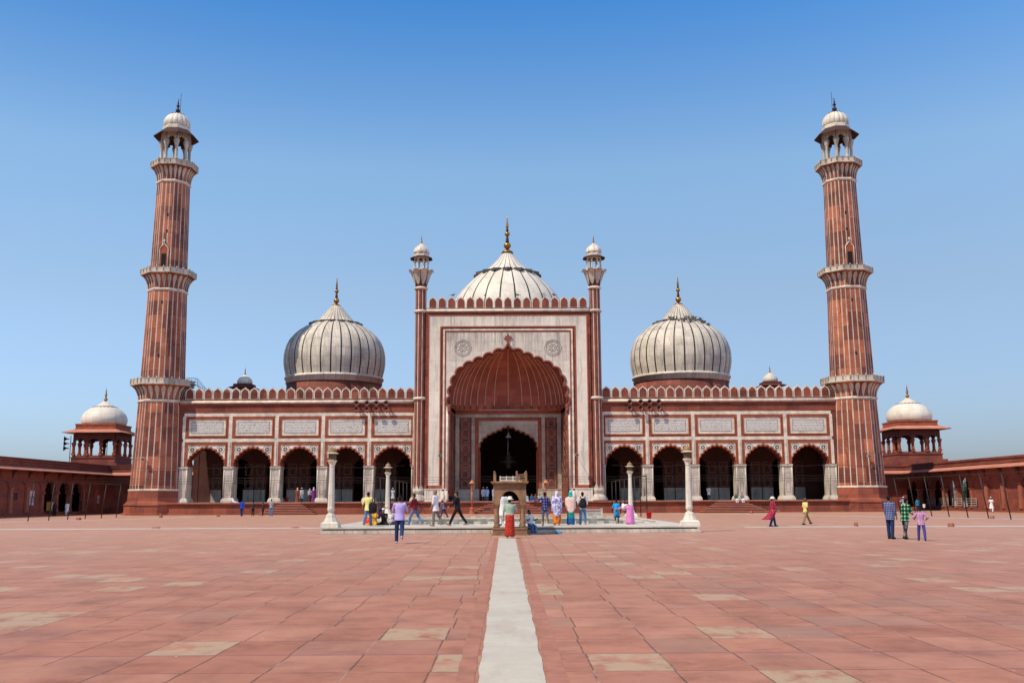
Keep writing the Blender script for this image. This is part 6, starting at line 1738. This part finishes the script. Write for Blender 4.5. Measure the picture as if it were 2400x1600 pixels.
# ------------------------------------------------------------------ camera, sun, sky
def camera():
    f, pi, ya, ro = 2227.6, .1646, .0066, -.0049
    fw = Vector((sin(ya)*cos(pi), cos(ya)*cos(pi), sin(pi))); rt = Vector((cos(ya), -sin(ya), 0)); up = rt.cross(fw)
    r2 = rt*cos(ro)+up*sin(ro); u2 = -rt*sin(ro)+up*cos(ro)
    c = bpy.data.cameras.new('camera'); o = bpy.data.objects.new('camera', c); COL.objects.link(o)
    c.sensor_width = 36; c.lens = 36*f/2400; c.clip_start = .1; c.clip_end = 3000
    M_ = Matrix((r2, u2, -fw)).transposed().to_4x4(); M_.translation = Vector((-.24, 0, 1.6))
    o.matrix_world = M_
    SC.camera = o
camera()
to_sun = Vector((-.60, -.45, 1.0)).normalized()
sl = bpy.data.lights.new('sun', 'SUN'); sl.energy = 4.7; sl.angle = math.radians(.5); sl.color = (1, .90, .75)
so = bpy.data.objects.new('sun', sl); COL.objects.link(so)
so.rotation_euler = (-to_sun).to_track_quat('-Z', 'Y').to_euler(); so.location = (-60, -40, 90)
w = bpy.data.worlds.new('World'); SC.world = w; w.use_nodes = True
nt = w.node_tree
sky = nt.nodes.new('ShaderNodeTexSky'); sky.sky_type = 'NISHITA'; sky.sun_disc = False
sky.sun_elevation = math.asin(to_sun.z); sky.sun_rotation = -math.atan2(to_sun.x, to_sun.y)
sky.altitude = 200; sky.air_density = 1.25; sky.dust_density = 1.9; sky.ozone_density = 10
# sky tint by height: hazy pale low, bluer above, dimmed overhead to cut fill
tcw = nt.nodes.new('ShaderNodeTexCoord'); spw = nt.nodes.new('ShaderNodeSeparateXYZ'); nt.links.new(tcw.outputs['Generated'], spw.inputs[0])
rmp = nt.nodes.new('ShaderNodeValToRGB'); nt.links.new(spw.outputs[2], rmp.inputs[0])
SKYT = [(0.0, (1.18, 1.14, 1.28)), (.049, (1.18, 1.15, 1.30)), (.208, (1.62, 1.32, 1.12)), (.335, (1.72, 1.58, 1.32)), (.488, (.60, 1.17, 1.42)), (.66, (.82, .80, .80))]
while len(rmp.color_ramp.elements) < len(SKYT): rmp.color_ramp.elements.new(.5)
for e, (p, c) in zip(rmp.color_ramp.elements, SKYT): e.position = p; e.color = c + (1,)
mw = nt.nodes.new('ShaderNodeMix'); mw.data_type = 'RGBA'; mw.blend_type = 'MULTIPLY'; mw.inputs[0].default_value = 1
nt.links.new(sky.outputs[0], mw.inputs[6]); nt.links.new(rmp.outputs[0], mw.inputs[7])
nt.links.new(mw.outputs[2], nt.nodes['Background'].inputs[0]); nt.nodes['Background'].inputs[1].default_value = .135
SC.view_settings.view_transform = 'Standard'; SC.view_settings.look = 'None'
SC.view_settings.exposure = .05; SC.view_settings.gamma = 1
SC.cycles.max_bounces = 6; SC.cycles.diffuse_bounces = 3; SC.cycles.glossy_bounces = 2
SC.cycles.use_denoising = True
SC.render.resolution_x = 1024; SC.render.resolution_y = 682
